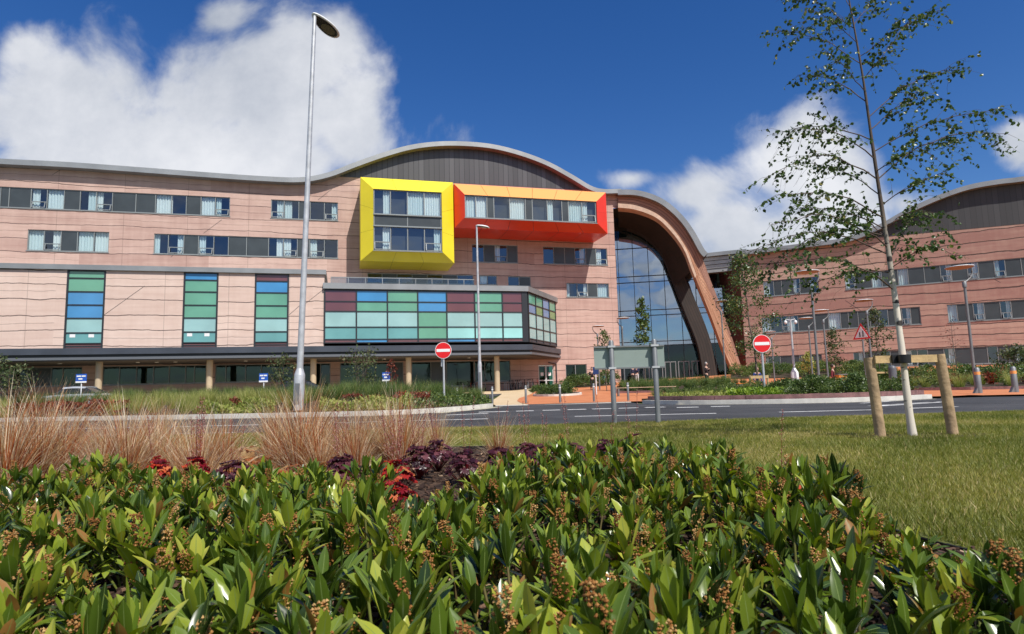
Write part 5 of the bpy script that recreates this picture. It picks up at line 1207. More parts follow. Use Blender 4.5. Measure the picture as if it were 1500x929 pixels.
def skimmia(seed):
    random.seed(seed); fol = MB(); pan = MB(); st = MB(); ns = random.randint(10, 12)
    for k in range(ns):
        az = 2*math.pi*k/ns+rr(-.4, .4); lean = rr(.1, .75) if k else .05; H = rr(.13, .235)*(1-.25*lean)
        b0 = Vector((.025*math.cos(az), .025*math.sin(az), -.02)); tip = b0+Vector((math.cos(az)*lean*H*.9, math.sin(az)*lean*H*.9, H)); mid = b0.lerp(tip, .5)+Vector((math.cos(az), math.sin(az), 0))*lean*.02
        tt = rr(0, 1); st.tube([b0, mid, tip], [.004, .0035, .003], 5, tint=tt, cap=False); ax = (tip-mid).normalized()
        base_t = rr(.05, .8); nl = random.randint(9, 12)
        for j in range(nl):      # whorl at the tip
            a = 2*math.pi*j/nl*1.62+rr(-.3, .3); _, s, u = basis(ax); rd = s*math.cos(a)+u*math.sin(a); el = rr(.25, .95) if j > 3 else rr(.08, .35)
            d = ax*math.cos(el)+rd*math.sin(el); leaf(fol, tip-ax*rr(0, .025), d, rr(.062, .098), rr(.018, .026), (1.0 if random.random() < .025 else min(.93, max(0, base_t+rr(-.3, .35)))), bend=rr(-.35, .55), fold=rr(.1, .5), roll=rr(-.25, .25))
        for j in range(random.randint(3, 6)):
            t = rr(.4, .85); q = b0.lerp(tip, t); a = rr(0, 6.28); el = rr(.9, 1.5); _, s, u = basis(ax); rd = s*math.cos(a)+u*math.sin(a)
            leaf(fol, q, ax*math.cos(el)+rd*math.sin(el), rr(.055, .085), rr(.016, .023), max(0, base_t-.2+rr(-.15, .15)), bend=rr(.2, .9), fold=rr(.1, .4), roll=rr(-.3, .3))
        if random.random() < .46:   # dry panicle beside the whorl
            L_p = rr(.04, .085); q0 = tip+ax*rr(-.015, .012); pt = rr(.2, .8)
            for j in range(int(L_p*2300)):
                t = rr(0, 1); r_ = .018*(1-.55*t)+.003; a = rr(0, 6.28); _, s, u = basis(ax)
                c = q0+ax*(t*L_p)+(s*math.cos(a)+u*math.sin(a))*r_*rr(.4, 1); sz = rr(.0017, .0033)
                pan.add([(c.x+sz*v[0], c.y+sz*v[1], c.z+sz*v[2]) for v in OCT], OCF, tint=min(1, max(0, pt+rr(-.35, .35))), smooth=False)
    r = empty('skimmia_shrub')
    fol.build('foliage', G_SK, r); pan.build('dry_flowers', G_PAN, r); st.build('stems', G_STEM, r); return r
def bedX(y):   # right hand limit of the bed
    for i in range(len(BEDC)-1):
        if BEDC[i][1] <= y <= BEDC[i+1][1]: return BEDC[i][0]
    return 1.4
HEU = [(290, 722, 3.1, 'r'), (568, 738, 2.55, 'r'), (1128, 697, 2.75, 'r'), (730, 668, 4.1, 'p'), (795, 655, 4.2, 'p'), (835, 660, 4.1, 'p'), (885, 650, 4.3, 'p'), (925, 668, 4.0, 'p'), (640, 676, 4.4, 'p'), (612, 690, 4.0, 'p'), (345, 705, 3.6, 'p'), (575, 700, 3.4, 'r'), (770, 662, 4.4, 'p'), (680, 690, 3.8, 'p'), (235, 715, 3.5, 'r'), (500, 690, 3.7, 'p')]
heu_xy = [(gx(px, Y), Y) for px, py, Y, k in HEU]
protos = [skimmia(100+i) for i in range(7)]; used = [False]*7
random.seed(5); ny = 0; placed = []
y = .80
GAPS = [(gx(225, 1.75), 1.75, .18), (gx(800, 1.95), 1.95, .12), (gx(1300, 2.15), 2.2, .2)]
while y < 3.35:
    half = y*.86+.42; x = -half+rr(0, .2)
    while x < half:
        px_, py_ = x+rr(-.07, .07), y+rr(-.07, .07)
        lim = 3.15 if px_ < -.2 else 3.3; lim -= .45*sstep(-1.0, -.25, px_)*(1-sstep(-.3, .2, px_))
        ok = px_ < bedX(py_)-.13 and py_ < lim and math.hypot(px_, py_) > .74 and all(math.hypot(px_-a, py_-b_) > (.27 if q_ in (0, 1, 14) else .2) for q_, (a, b_) in enumerate(heu_xy)) and all(math.hypot(px_-a, py_-b_) > r_ for a, b_, r_ in GAPS)
        pc = 750+px_/py_*FPX; hm = 1.0
        if pc > 1262: hm = (.55-(762+(pc-1262)*.22-horizon(pc))*py_/FPX)/.27
        if hm < .5: ok = False
        if ok: placed.append((px_, py_, min(1.2, hm)))
        x += .24
    y += .225
LBL_SK = 'low evergreen shrub with glossy upright leaves and dry brown flower heads in the bark bed'
for i, (px_, py_, hm) in enumerate(placed):
    k = random.randrange(7)
    if not used[k]: o = protos[k]; used[k] = True
    else: o = copy_tree(protos[k])
    s = rr(.76, 1.24)*(1.0+.12*math.sin(px_*3+py_*2)); s *= 1.12 if py_ < 1.35 else 1.0; s = min(s, hm)
    o.location = (px_, py_, bedh(px_, py_)); o.rotation_euler = (rr(-.1, .1), rr(-.1, .1), rr(0, 6.28)); o.scale = (s*rr(.95, 1.1), s, s*rr(.95, 1.2)); tag(o, LBL_SK, 'shrub', 'glossy evergreen shrubs in the foreground bed')
# ---- generic blade tufts with numpy
def blades(n, h0, h1, w, spread, droop, tint_fn, seed, segs=5, r0=.05, upright=.2):
    g = np.random.default_rng(seed); az = g.uniform(0, 2*np.pi, n); ln = g.uniform(h0, h1, n); rad0 = r0*np.sqrt(g.uniform(0, 1, n)); lean = upright+spread*g.uniform(0, 1, n)**1.3; dr = droop*g.uniform(.2, 1, n)
    wid = w*g.uniform(.7, 1.3, n); ang = az+g.normal(0, .5, n); t = np.linspace(0, 1, segs+1)
    P_ = np.zeros((n, segs+1, 2, 3)); bx = rad0*np.cos(ang); by = rad0*np.sin(ang)
    th = lean[:, None]+dr[:, None]*t[None, :]**1.5; ds = (ln/segs)[:, None]
    rr_ = np.concatenate([np.zeros((n, 1)), np.cumsum(np.sin(th[:, :-1])*ds, 1)], 1); zz_ = np.concatenate([np.zeros((n, 1)), np.cumsum(np.cos(th[:, :-1])*ds, 1)], 1)
    wob = g.normal(0, .04, (n, 1))*t[None, :]**2
    X_ = bx[:, None]+rr_*np.cos(az)[:, None]-wob*np.sin(az)[:, None]; Y_ = by[:, None]+rr_*np.sin(az)[:, None]+wob*np.cos(az)[:, None]
    tw = az+np.pi/2+g.normal(0, .6, n); wd = wid[:, None]*(1-t[None, :]**2*.92)/2
    for s, sg in ((0, -1), (1, 1)):
        P_[:, :, s, 0] = X_+sg*wd*np.cos(tw)[:, None]; P_[:, :, s, 1] = Y_+sg*wd*np.sin(tw)[:, None]; P_[:, :, s, 2] = np.maximum(zz_, .004)
    V = P_.reshape(-1, 3); base = np.arange(n)[:, None, None]*(segs+1)*2+np.arange(segs)[None, :, None]*2; F = (base+np.array([0, 1, 3, 2])[None, None, :]).reshape(-1, 4)
    tn = np.clip(tint_fn(g, n, t), 0, 1); tv = np.repeat(tn.reshape(n, segs+1)[:, :, None], 2, 2).reshape(-1)
    return V, F, tv
def merge(parts):
    V = []; F = []; T = []; o = 0
    for v, f, t in parts: V.append(v); F.append(f+o); T.append(t); o += len(v)
    return np.concatenate(V), np.concatenate(F), np.concatenate(T)
def carex(seed, hmul=1.0, warm=0.0):
    def tf(g, n, t):
        b_ = g.choice([.1, .3, .5, .7, .9], n, p=[.20+warm*.17, .23+warm*.05, .22, .20-warm*.12, .15-warm*.10])+g.normal(0, .08, n); return b_[:, None]+(t[None, :]-.5)*.55
    def tf2(g, n, t): return g.uniform(.6, 1.1, n)[:, None]+0*t[None, :]
    a = blades(290, .32*hmul, .62*hmul, .0026, .55, .95, tf, seed, 6, .035, .02); b_ = blades(110, .25, .55, .0026, .7, 1.7, tf2, seed+50, 6, .04, .3)
    V, F, T = merge([a, b_]); return np_mesh('bronze_sedge', V, F, G_CAREX, T)
def first_or_copy(name, meshes, i): return link(name, meshes[i % len(meshes)])
cm = [carex(10+i, 1.0, [0, .6, .2, 1, .4][i % 5]) for i in range(6)]
random.seed(11)
cpos = []
for i in range(15):
    for row in range(3):
        Y_ = 4.0+row*.8+rr(-.25, .25); x_ = -5.9+i*.45+rr(-.18, .18)+row*.14
        if x_ < -.72-(row == 0)*.3 and abs(x_) < Y_*.9+.35 and all(math.hypot(x_-a, Y_-b_) > .16 for a, b_ in heu_xy): cpos.append((x_, Y_, rr(.7, 1.12)))
# clumps that stand out in the picture
extra = [(15, 3.9, 1.28), (60, 4.2, 1.3), (95, 4.5, 1.22), (190, 4.1, 1.12), (245, 4.9, 1.1), (330, 4.6, 1.0), (440, 4.4, 1.25), (455, 4.7, 1.2), (400, 5.2, 1.0), (520, 4.7, 1.08), (560, 5.0, 1.16), (585, 4.7, 1.16), (640, 5.5, .88), (728, 4.75, .74)]
for px, Y_, s in extra: cpos.append((gx(px, Y_), Y_, s))
for i, (x_, Y_, s) in enumerate(cpos):
    o = link('sedge_clump', cm[random.randrange(6)]); o.location = (x_, Y_, bedh(x_, Y_)); o.rotation_euler = (rr(-.08, .08), rr(-.08, .08), rr(0, 6.28)); o.scale = (s, s, s)
    lab = 'clump of bronze and straw coloured sedge arching over the bark bed at the left'; 
    if i == len(cpos)-1: lab = 'small upright bronze sedge clump nearest the middle, beside purple foliage'
    if i == len(cpos)-2: lab = 'yellow brown sedge clump standing alone against the lawn edge'
    tag(o, lab, 'ornamental grass', 'bronze sedge clumps in the foreground bed')
# straw thatch lying between the clumps
def thatch():
    g = np.random.default_rng(3); n = 5200; x_ = g.uniform(-6.2, -1.1, n); y_ = g.uniform(3.45, 6.1, n); a = g.uniform(0, np.pi, n); l_ = g.uniform(.06, .26, n); w = .0022; z_ = g.uniform(.0, .05, n)+.02
    c, s = np.cos(a), np.sin(a); V = np.zeros((n, 4, 3))
    for i, (u_, v_) in enumerate(((-.5, -1), (.5, -1), (.5, 1), (-.5, 1))):
        V[:, i, 0] = x_+c*l_*u_-s*w*v_; V[:, i, 1] = y_+s*l_*u_+c*w*v_; V[:, i, 2] = z_+(u_+.5)*g.uniform(-.02, .06, n)
    T = np.repeat(g.uniform(.1, .85, n), 4); return np_mesh('straw_litter', V.reshape(-1, 3), np.arange(4*n).reshape(n, 4), G_CAREX, T)
tag(link('straw_litter', thatch()), kind='stuff')
# bark chips
def chips():
    g = np.random.default_rng(4); n = 26000; y_ = 1.2+5.0*g.uniform(0, 1, n)**1.6; x_ = g.uniform(-1, 1, n)*(y_*.9+.3); keep = np.array([x < bedX(y)-.02 and pip(x, y, bed_poly) for x, y in zip(x_, y_)]); x_, y_ = x_[keep], y_[keep]; n = len(x_)
    l_ = g.uniform(.008, .035, n); w = g.uniform(.004, .012, n); V = np.zeros((n, 8, 3)); a = g.uniform(0, 2*np.pi, n); tl = g.normal(0, .35, n); c, s = np.cos(a), np.sin(a)
    zc = np.array([bedh(x, y) for x, y in zip(x_, y_)])+g.uniform(.0, .018, n)
    k = 0
    for zz_ in (-.0025, .0025):
        for (u_, v_) in ((-1, -.6), (.9, -1), (1, .8), (-.8, 1)):
            V[:, k, 0] = x_+c*l_*.5*u_-s*w*v_; V[:, k, 1] = y_+s*l_*.5*u_+c*w*v_; V[:, k, 2] = zc+zz_+u_*l_*.5*np.sin(tl)+g.normal(0, .001, n); k += 1
    q = np.array([(0, 3, 2, 1), (4, 5, 6, 7), (0, 1, 5, 4), (1, 2, 6, 5), (2, 3, 7, 6), (3, 0, 4, 7)]); F = (np.arange(n)[:, None, None]*8+q[None]).reshape(-1, 4)
    T = np.repeat(g.uniform(0, 1, n)**2.4, 8); return np_mesh('bark_chips', V.reshape(-1, 3), F, attrmat('bark chip', [(0, (.03, .016, .011)), (.5, (.10, .055, .035)), (.8, (.20, .12, .075)), (1, (.38, .27, .18))], rough=.85, trans=0, spec=.3), T)
tag(link('bark_chips', chips()), kind='stuff')
# lawn blades
def lawn_blades():
    g = np.random.default_rng(8); n = 440000; y_ = 1.6+8.1*g.uniform(0, 1, n)**1.0; x_ = g.uniform(-1, 1, n)*(y_*.92+.4)
    # two out of three kept near, thinner far
    ok = np.ones(n, bool); bx = np.array([p[0] for p in BEDC]); by = np.array([p[1] for p in BEDC])
    lim = np.interp(y_, by[:len(by)-12], bx[:len(by)-12]); inb = (y_ < 6.25) & (x_ < lim+.012); inb |= (x_ < -.3) & (y_ < np.interp(-x_, -bx[-14:], by[-14:])+.02); ok &= ~inb; ok &= y_ < 9.5+.02*x_
    x_, y_ = x_[ok], y_[ok]; n = len(x_)
    # patchiness from summed sines
    pt = .5+.30*np.sin(x_*2.1+1.3*np.sin(y_*1.7))+.2*np.sin(y_*3.3+x_*.9)+.12*np.sin(x_*7.1-y_*5.3); pt = np.clip(pt, 0, 1)
    h = g.uniform(.012, .032, n)*(1+.4*pt); a = g.uniform(0, 2*np.pi, n); ln = g.uniform(.1, 1.1, n)*h; w = g.uniform(.0012, .0022, n)*(1+.10*y_); b_ = g.uniform(0, 2*np.pi, n)
    V = np.zeros((n, 3, 3)); V[:, 0, 0] = x_-w*np.cos(b_); V[:, 0, 1] = y_-w*np.sin(b_); V[:, 1, 0] = x_+w*np.cos(b_); V[:, 1, 1] = y_+w*np.sin(b_); V[:, :2, 2] = LAWNZ-.002
    V[:, 2, 0] = x_+ln*np.cos(a); V[:, 2, 1] = y_+ln*np.sin(a); V[:, 2, 2] = LAWNZ+h
    T = np.clip(.15+.75*(1-pt)*g.uniform(.4, 1.1, n)+g.normal(0, .12, n), 0, 1); T[g.uniform(0, 1, n) < .06] = 1; return np_mesh('lawn_grass', V.reshape(-1, 3), np.arange(3*n).reshape(n, 3), G_GRASS, np.repeat(T, 3))
tag(link('lawn_grass', lawn_blades()), kind='stuff')
# heuchera
def heuchera(seed, mat, spikes=2, r=.10, h=.16):
    random.seed(seed); fol = MB(); sp_ = MB()
    for k in range(80):
        az = rr(0, 6.28); q = math.sqrt(rr(0, 1)); c = Vector((math.cos(az)*q*r, math.sin(az)*q*r, h*(1-.55*q*q)+rr(-.02, .02))); nrm = Vector((math.cos(az)*q*.8+rr(-.3, .3), math.sin(az)*q*.8+rr(-.3, .3), 1)).normalized(); R_ = rr(.013, .026)
        _, s, u = basis(nrm, Vector((.3, .9, .1))); n_ = 20; vs = [c]; a0 = rr(0, 6.28)
        for j in range(n_):
            a = a0+2*math.pi*j/n_; lob = 1+.20*math.cos(5*(a-a0))+.06*math.cos(15*(a-a0)); rad_ = R_*lob*(.35 if j == n_//2 else 1); vs.append(c+(s*math.cos(a)+u*math.sin(a))*rad_+nrm*(.006*math.sin(10*a)-.10*R_))
        fol.add(vs, [(0, 1+j, 1+(j+1) % n_) for j in range(n_)], tint=rr(0, 1), smooth=True)
        sp_.tube([(0, 0, 0), c*.6+Vector((0, 0, .0)), c], .0012, 4, cap=False, tint=rr(0, .4))
    fl_ = MB()
    for k in range(spikes):
        az = rr(0, 6.28); H = rr(.40, .55); t_ = Vector((math.cos(az)*.06, math.sin(az)*.06, H)); sp_.tube([(0, 0, h*.5), t_*.5, t_], .0009, 4, cap=False, tint=.3)
        for j in range(46):
            t = rr(.5, 1); q = t_*t+Vector((rr(-1, 1), rr(-1, 1), rr(-.4, .4)))*.022*(1.3-t); z_ = rr(.0015, .0032); fl_.add([(q.x+z_*v[0], q.y+z_*v[1], q.z+z_*v[2]) for v in OCT], OCF, tint=rr(0, 1))
    return fol, sp_, fl_
PINKF = attrmat('pink bells', [(0, (.30, .06, .06)), (.5, (.48, .18, .16)), (1, (.66, .48, .40))], rough=.7, trans=.2, spec=.2)
hdesc = ['red leaved heuchera among the shrubs at the left of the bed', 'large orange and red heuchera at the front left of the shrubs', 'small red heuchera at the right among green shrubs', 'purple heuchera at the foot of the small bronze sedge clump', 'broad purple heuchera mound behind the shrubs, left of the dark pointed leaf',
         'purple heuchera right of the broad purple mound', 'dark purple heuchera with a tall pointed leaf seen against the lawn', 'rightmost purple heuchera behind the shrubs', 'purple heuchera below the yellow brown sedge clump', 'purple heuchera between the red one and the yellow brown sedge', 'dark purple heuchera beside the red one at the left', 'crimson heuchera with tall flower stalks behind the orange one',
         'purple heuchera with three pale flower stalks against the road', 'small purple heuchera in front of the purple row', 'low red heuchera left of the main red one', 'purple heuchera half hidden in the straw sedges']
for i, ((px, py, Y_, k), d_) in enumerate(zip(HEU, hdesc)):
    x_ = gx(px, Y_); big = i in (1, 4, 12); fol, st, fl_ = heuchera(300+i, None, {11: 9, 12: 4, 1: 0, 0: 7, 9: 5, 8: 4, 15: 6}.get(i, 1 if k == 'r' else 2), r=.15 if big else (.08 if i in (0, 14) else .12), h=.24 if i in (0, 14) else (.21 if k == 'p' and i not in (9, 15, 10) else .20))
    r = empty('heuchera_plant', (x_, Y_, bedh(x_, Y_)), d_, 'plant', 'heuchera plants in the foreground bed'); fol.build('foliage', G_HEUR if k == 'r' else G_HEUP, r); st.build('stems', G_HEUR, r)
    if fl_.v: fl_.build('flower_stalks', PINKF, r)
m = MB(); q_ = atY(905, 648, 3.9); leaf(m, q_, Vector((.9, 0, .35)), .16, .045, .6, bend=.1, fold=.5); m.build('leaf', G_HEUP, None); COL.objects[-1].name = 'pointed_leaf'
lf = COL.objects[-1]; lf.parent = [o for o in COL.objects if o.get('label') == hdesc[6]][0]; lf.matrix_parent_inverse = Matrix.Translation(lf.parent.location).inverted()
# ---- far planting: proto meshes then copies
def tuft(seed, mat, h0, h1, w, n=170, spread=.5, droop=.8, r0=.12, bias=.5):
    def tf(g, n_, t): return (bias+g.normal(0, .22, n_))[:, None]+(t[None, :]-.5)*.35
    V, F, T = blades(n, h0, h1, w, spread, droop, tf, seed, 3, r0, .05); return np_mesh('tuft', V, F, mat, T)
def leafball(seed, mat, n, rx, rz, ls, low=.15, holes=True, bias=.5):
    """irregular mass of small leaves: clumps scattered through the volume"""
    g = np.random.default_rng(seed); nc = max(5, int(n/45)); cc = g.normal(0, 1, (nc, 3)); cc /= np.linalg.norm(cc, axis=1)[:, None]; cc *= g.uniform(.45, 1.0, nc)[:, None]**.6
    idx = g.integers(0, nc, n); p = cc[idx]+g.normal(0, .20, (n, 3)); p[:, 0] *= rx; p[:, 1] *= rx; p[:, 2] = p[:, 2]*rz+rz+low
    p = p[p[:, 2] > .0]; n = len(p); d = g.normal(0, 1, (n, 3)); d[:, 2] = np.abs(d[:, 2])*.6+.2; d /= np.linalg.norm(d, axis=1)[:, None]; e = np.cross(d, g.normal(0, 1, (n, 3))); e /= np.linalg.norm(e, axis=1)[:, None]
    s = ls*g.uniform(.6, 1.3, n)[:, None]; V = np.stack([p, p+d*s*.5+e*s*.28, p+d*s, p+d*s*.5-e*s*.28], 1); cb = g.normal(0, .15, nc)
    T = np.clip(bias+cb[idx[:n]]+g.normal(0, .2, n), 0, 1); return np_mesh('leaves', V.reshape(-1, 3), np.arange(4*n).reshape(n, 4), mat, np.repeat(T, 4))
def scatter(name, meshes, pts, key, label, cat, group, s0=.8, s1=1.2):
    for (x_, y_) in pts:
        o = link(name, random.choice(meshes)); s = rr(s0, s1); o.location = (x_, y_, BH[key](x_, y_)-.02); o.rotation_euler = (0, 0, rr(0, 6.28)); o.scale = (s, s, s*rr(.9, 1.15)); tag(o, label, cat, group)
def ptsin(poly, sx, sy=None, cond=None, jit=.35):
    sy = sy or sx; out = []; xs = [p[0] for p in poly]; ys = [p[1] for p in poly]; y_ = min(ys)
    while y_ < max(ys):
        x_ = min(xs)
        while x_ < max(xs):
            a, b_ = x_+rr(-jit, jit)*sx, y_+rr(-jit, jit)*sy
            if pip(a, b_, poly) and min(seg_d(a, b_, poly[i], poly[i-1]) for i in range(len(poly))) > .18 and (cond is None or cond(a, b_)): out.append((a, b_))
            x_ += sx
        y_ += sy
    return out
random.seed(21)
def ppx(x, y): return 750+x/y*FPX   # rough picture column of a place in the bed
kd = lambda x, y: min(seg_d(x, y, farL[i], farL[i-1]) for i in range(1, len(farL)))   # distance behind the kerb
tg = [tuft(30+i, G_TUFT, .45, .75, .010, 190, .45, .7) for i in range(4)]; tl_ = [tuft(40+i, G_LIGHT, .32, .55, .008, 210, .5, .9, bias=.5) for i in range(4)]
tr_ = [leafball(50+i, G_REDL, 260, .32, .15, .085, .02) for i in range(4)]
far_green = ptsin(bedL, .85, 1.15, lambda x, y: -90 < ppx(x, y) < 715 and (kd(x, y) > 2.8 + (1.9 if ppx(x, y) < 420 else 0)) and not (ppx(x, y) > 560 and kd(x, y) < 3.0) and y < 31)
scatter('grass_tussock', tg, far_green, 'L', 'tall green grass tussock at the back of the left roadside bed', 'ornamental grass', 'green tussocks in the left bed', .85, 1.15)
lt = ptsin(bedL, .68, .78, lambda x, y: (165 < ppx(x, y) < 445 and .6 < kd(x, y) < 4.2 and not (300 < ppx(x, y) < 400 and kd(x, y) < 1.8)) or (ppx(x, y) < 10 and kd(x, y) < 4))
scatter('feather_grass', tl_, lt, 'L', 'pale feathery grass tuft near the kerb of the left roadside bed', 'ornamental grass', 'pale feather grass in the left bed', .9, 1.2)
rd = ptsin(bedL, .55, .6, lambda x, y: (20 < ppx(x, y) < 178 and .5 < kd(x, y) < 3.6) or (500 < ppx(x, y) < 620 and 1.6 < kd(x, y) < 2.8 and random.random() < .7) or (310 < ppx(x, y) < 400 and 1.7 < kd(x, y) < 2.3))
scatter('red_leaved_plant', tr_, [q for q in rd if random.random() < .7], 'L', 'low plant with dark red and orange leaves in the left roadside bed', 'plant', 'low red plants in the left bed', .5, 1.1)
def cover(name, key, poly, mat, n, h, ls, cond, seed):
    g = np.random.default_rng(seed); xs = [p[0] for p in poly]; ys = [p[1] for p in poly]; P_ = []
    while len(P_) < n:
        x_, y_ = g.uniform(min(xs), max(xs)), g.uniform(min(ys), max(ys))
        if cond(x_, y_) and pip(x_, y_, poly): P_.append((x_, y_, BH[key](x_, y_)+g.uniform(0, h)*(.6+.4*math.sin(x_*4+y_*3))))
        elif g.uniform() < 1e-7: break
    p = np.array(P_); n = len(p); d = g.normal(0, 1, (n, 3)); d[:, 2] = np.abs(d[:, 2])+.3; d /= np.linalg.norm(d, axis=1)[:, None]; e = np.cross(d, g.normal(0, 1, (n, 3))); e /= np.linalg.norm(e, axis=1)[:, None]; s = ls*g.uniform(.6, 1.3, n)[:, None]
    V = np.stack([p, p+d*s*.5+e*s*.3, p+d*s, p+d*s*.5-e*s*.3], 1); T = np.clip(.5+.25*np.sin(p[:, 0]*5+p[:, 1]*4)+g.normal(0, .2, n), 0, 1)
    tag(link(name, np_mesh(name, V.reshape(-1, 3), np.arange(4*n).reshape(n, 4), mat, np.repeat(T, 4))), kind='stuff')
cover('yellow_groundcover', 'L', bedL, G_YELL, 9000, .30, .10, lambda x, y: ((300 < ppx(x, y) < 400 and .2 < kd(x, y) < 1.9) or (468 < ppx(x, y) < 600 and .2 < kd(x, y) < 1.7)), 61)
cover('green_groundcover', 'L', bedL, G_BUSH, 9000, .28, .09, lambda x, y: 590 < ppx(x, y) < 725 and .15 < kd(x, y), 62)
# right hand beds
hb = [leafball(70+i, G_BUSH, 900, .42, .27, .075, .05, bias=.45) for i in range(5)]; hb2 = [leafball(80+i, G_BUSH, 700, .42, .3, .07, .05, bias=.8) for i in range(3)]
kR = lambda x, y: min(seg_d(x, y, bedR[i], bedR[i+1]) for i in range(5))
scatter('hedge_bush', hb, ptsin(bedR, .62, .62, lambda x, y: ppx(x, y) > 1135 and kR(x, y) > .5), 'R', 'rounded green bush in the block edged bed on the right', 'bush', 'bushes in the right roadside bed', .62, .98)
scatter('low_bush', hb2+hb[:2]+tr_[:1], ptsin(bedR, .7, .7, lambda x, y: ppx(x, y) <= 1135 and kR(x, y) > 2.3 and random.random() < .8), 'R', 'low mottled bush in the block edged bed, left of the no entry sign', 'bush', 'low bushes left of the right no entry sign', .42, .72)
scatter('grass_tussock', tg, ptsin(bedR, .7, .7, lambda x, y: ppx(x, y) < 1135 and 1.5 < kR(x, y) < 4), 'R', 'short green grass tussock in the block edged bed on the right', 'ornamental grass', 'tussocks in the right roadside bed', .4, .6)
G_LIME = attrmat('lime groundcover', [(0, (.07, .14, .015)), (.5, (.17, .28, .03)), (1, (.33, .42, .07))], rough=.4, trans=.3, spec=.4)
cover('lime_groundcover', 'R', bedR, G_LIME, 6000, .26, .10, lambda x, y: 1060 < ppx(x, y) < 1150 and .25 < kR(x, y) < 1.8, 63)
cover('yellow_groundcover', 'R', bedR, G_YELL, 5000, .2, .09, lambda x, y: 950 < ppx(x, y) <= 1062 and .2 < kR(x, y) < 1.8, 64)
for key, lab, sp_, sc, mm in (('C', 'bush in the round bed in front of the pink wall', .7, (.8, 1.2), hb), ('M', 'bush in the middle bed before the atrium glass', 1.5, (.6, 1.0), hb+hb2), ('B', 'bush against the pink wall left of the atrium', 1.4, (1.2, 1.9), hb),
                              ('S', 'bush in the bed at the foot of the red banded wing', 1.5, (1.1, 1.7), hb2+hb), ('T', 'bush behind the orange bin on the right', 1.1, (1.1, 1.7), hb), ('Q', 'bush in the large bed beyond the right hand crossing', 2.3, (.9, 1.5), hb+hb2)):
    scatter('bush', mm, ptsin(beds[key], sp_), key, lab, 'bush', lab.replace('bush', 'bushes', 1), *sc)
scatter('feather_grass', tl_, ptsin(bedQ, 1.7, 1.4, lambda x, y: random.random() < .7), 'Q', 'pale feathery grass tuft in the large bed beyond the right crossing', 'ornamental grass', 'feather grass beyond the right crossing', 1.0, 1.5)
scatter('red_leaved_plant', tr_, ptsin(bedQ, 2.2, 1.6, lambda x, y: random.random() < .6), 'Q', 'red leaved plant in the large bed beyond the right crossing', 'plant', 'red plants beyond the right crossing', 1.2, 1.8)
scatter('grass_tussock', tg, ptsin(bedM, 1.1, 1.1, lambda x, y: random.random() < .8), 'M', 'green grass tussock in the middle bed before the atrium glass', 'ornamental grass', 'tussocks in the middle bed', .8, 1.2)
# ================================================================ TREES
def limb(a, b_, sag, n=7, jit=.02):
    """curved branch from a to b_, lifting first then drooping"""
    a, b_ = Vector(a), Vector(b_); L0 = (b_-a).length; pts = []
    for i in range(n+1):
        t = i/n; p = a.lerp(b_, t)+Vector((0, 0, 1))*sag*L0*math.sin(math.pi*t)*(1-.3*t)
        if 0 < i < n: p += Vector((rr(-1, 1), rr(-1, 1), rr(-1, 1)))*jit*L0
        pts.append(p)
    return pts
def rounded_leaf(mb, p, d, s, tint):
    _, e, u = basis(d, Vector((rr(-1, 1), rr(-1, 1), rr(-1, 1)))); d = d.normalized(); k = .10*s
    vs = [p, p+d*s*.22+e*s*.33, p+d*s*.55+e*s*.36+u*k, p+d*s, p+d*s*.55-e*s*.36+u*k, p+d*s*.22-e*s*.33, p+d*s*.45-u*k*.6]
    mb.add(vs, [(0, 1, 6), (1, 2, 6), (2, 3, 6), (3, 4, 6), (4, 5, 6), (5, 0, 6)], tint=tint)
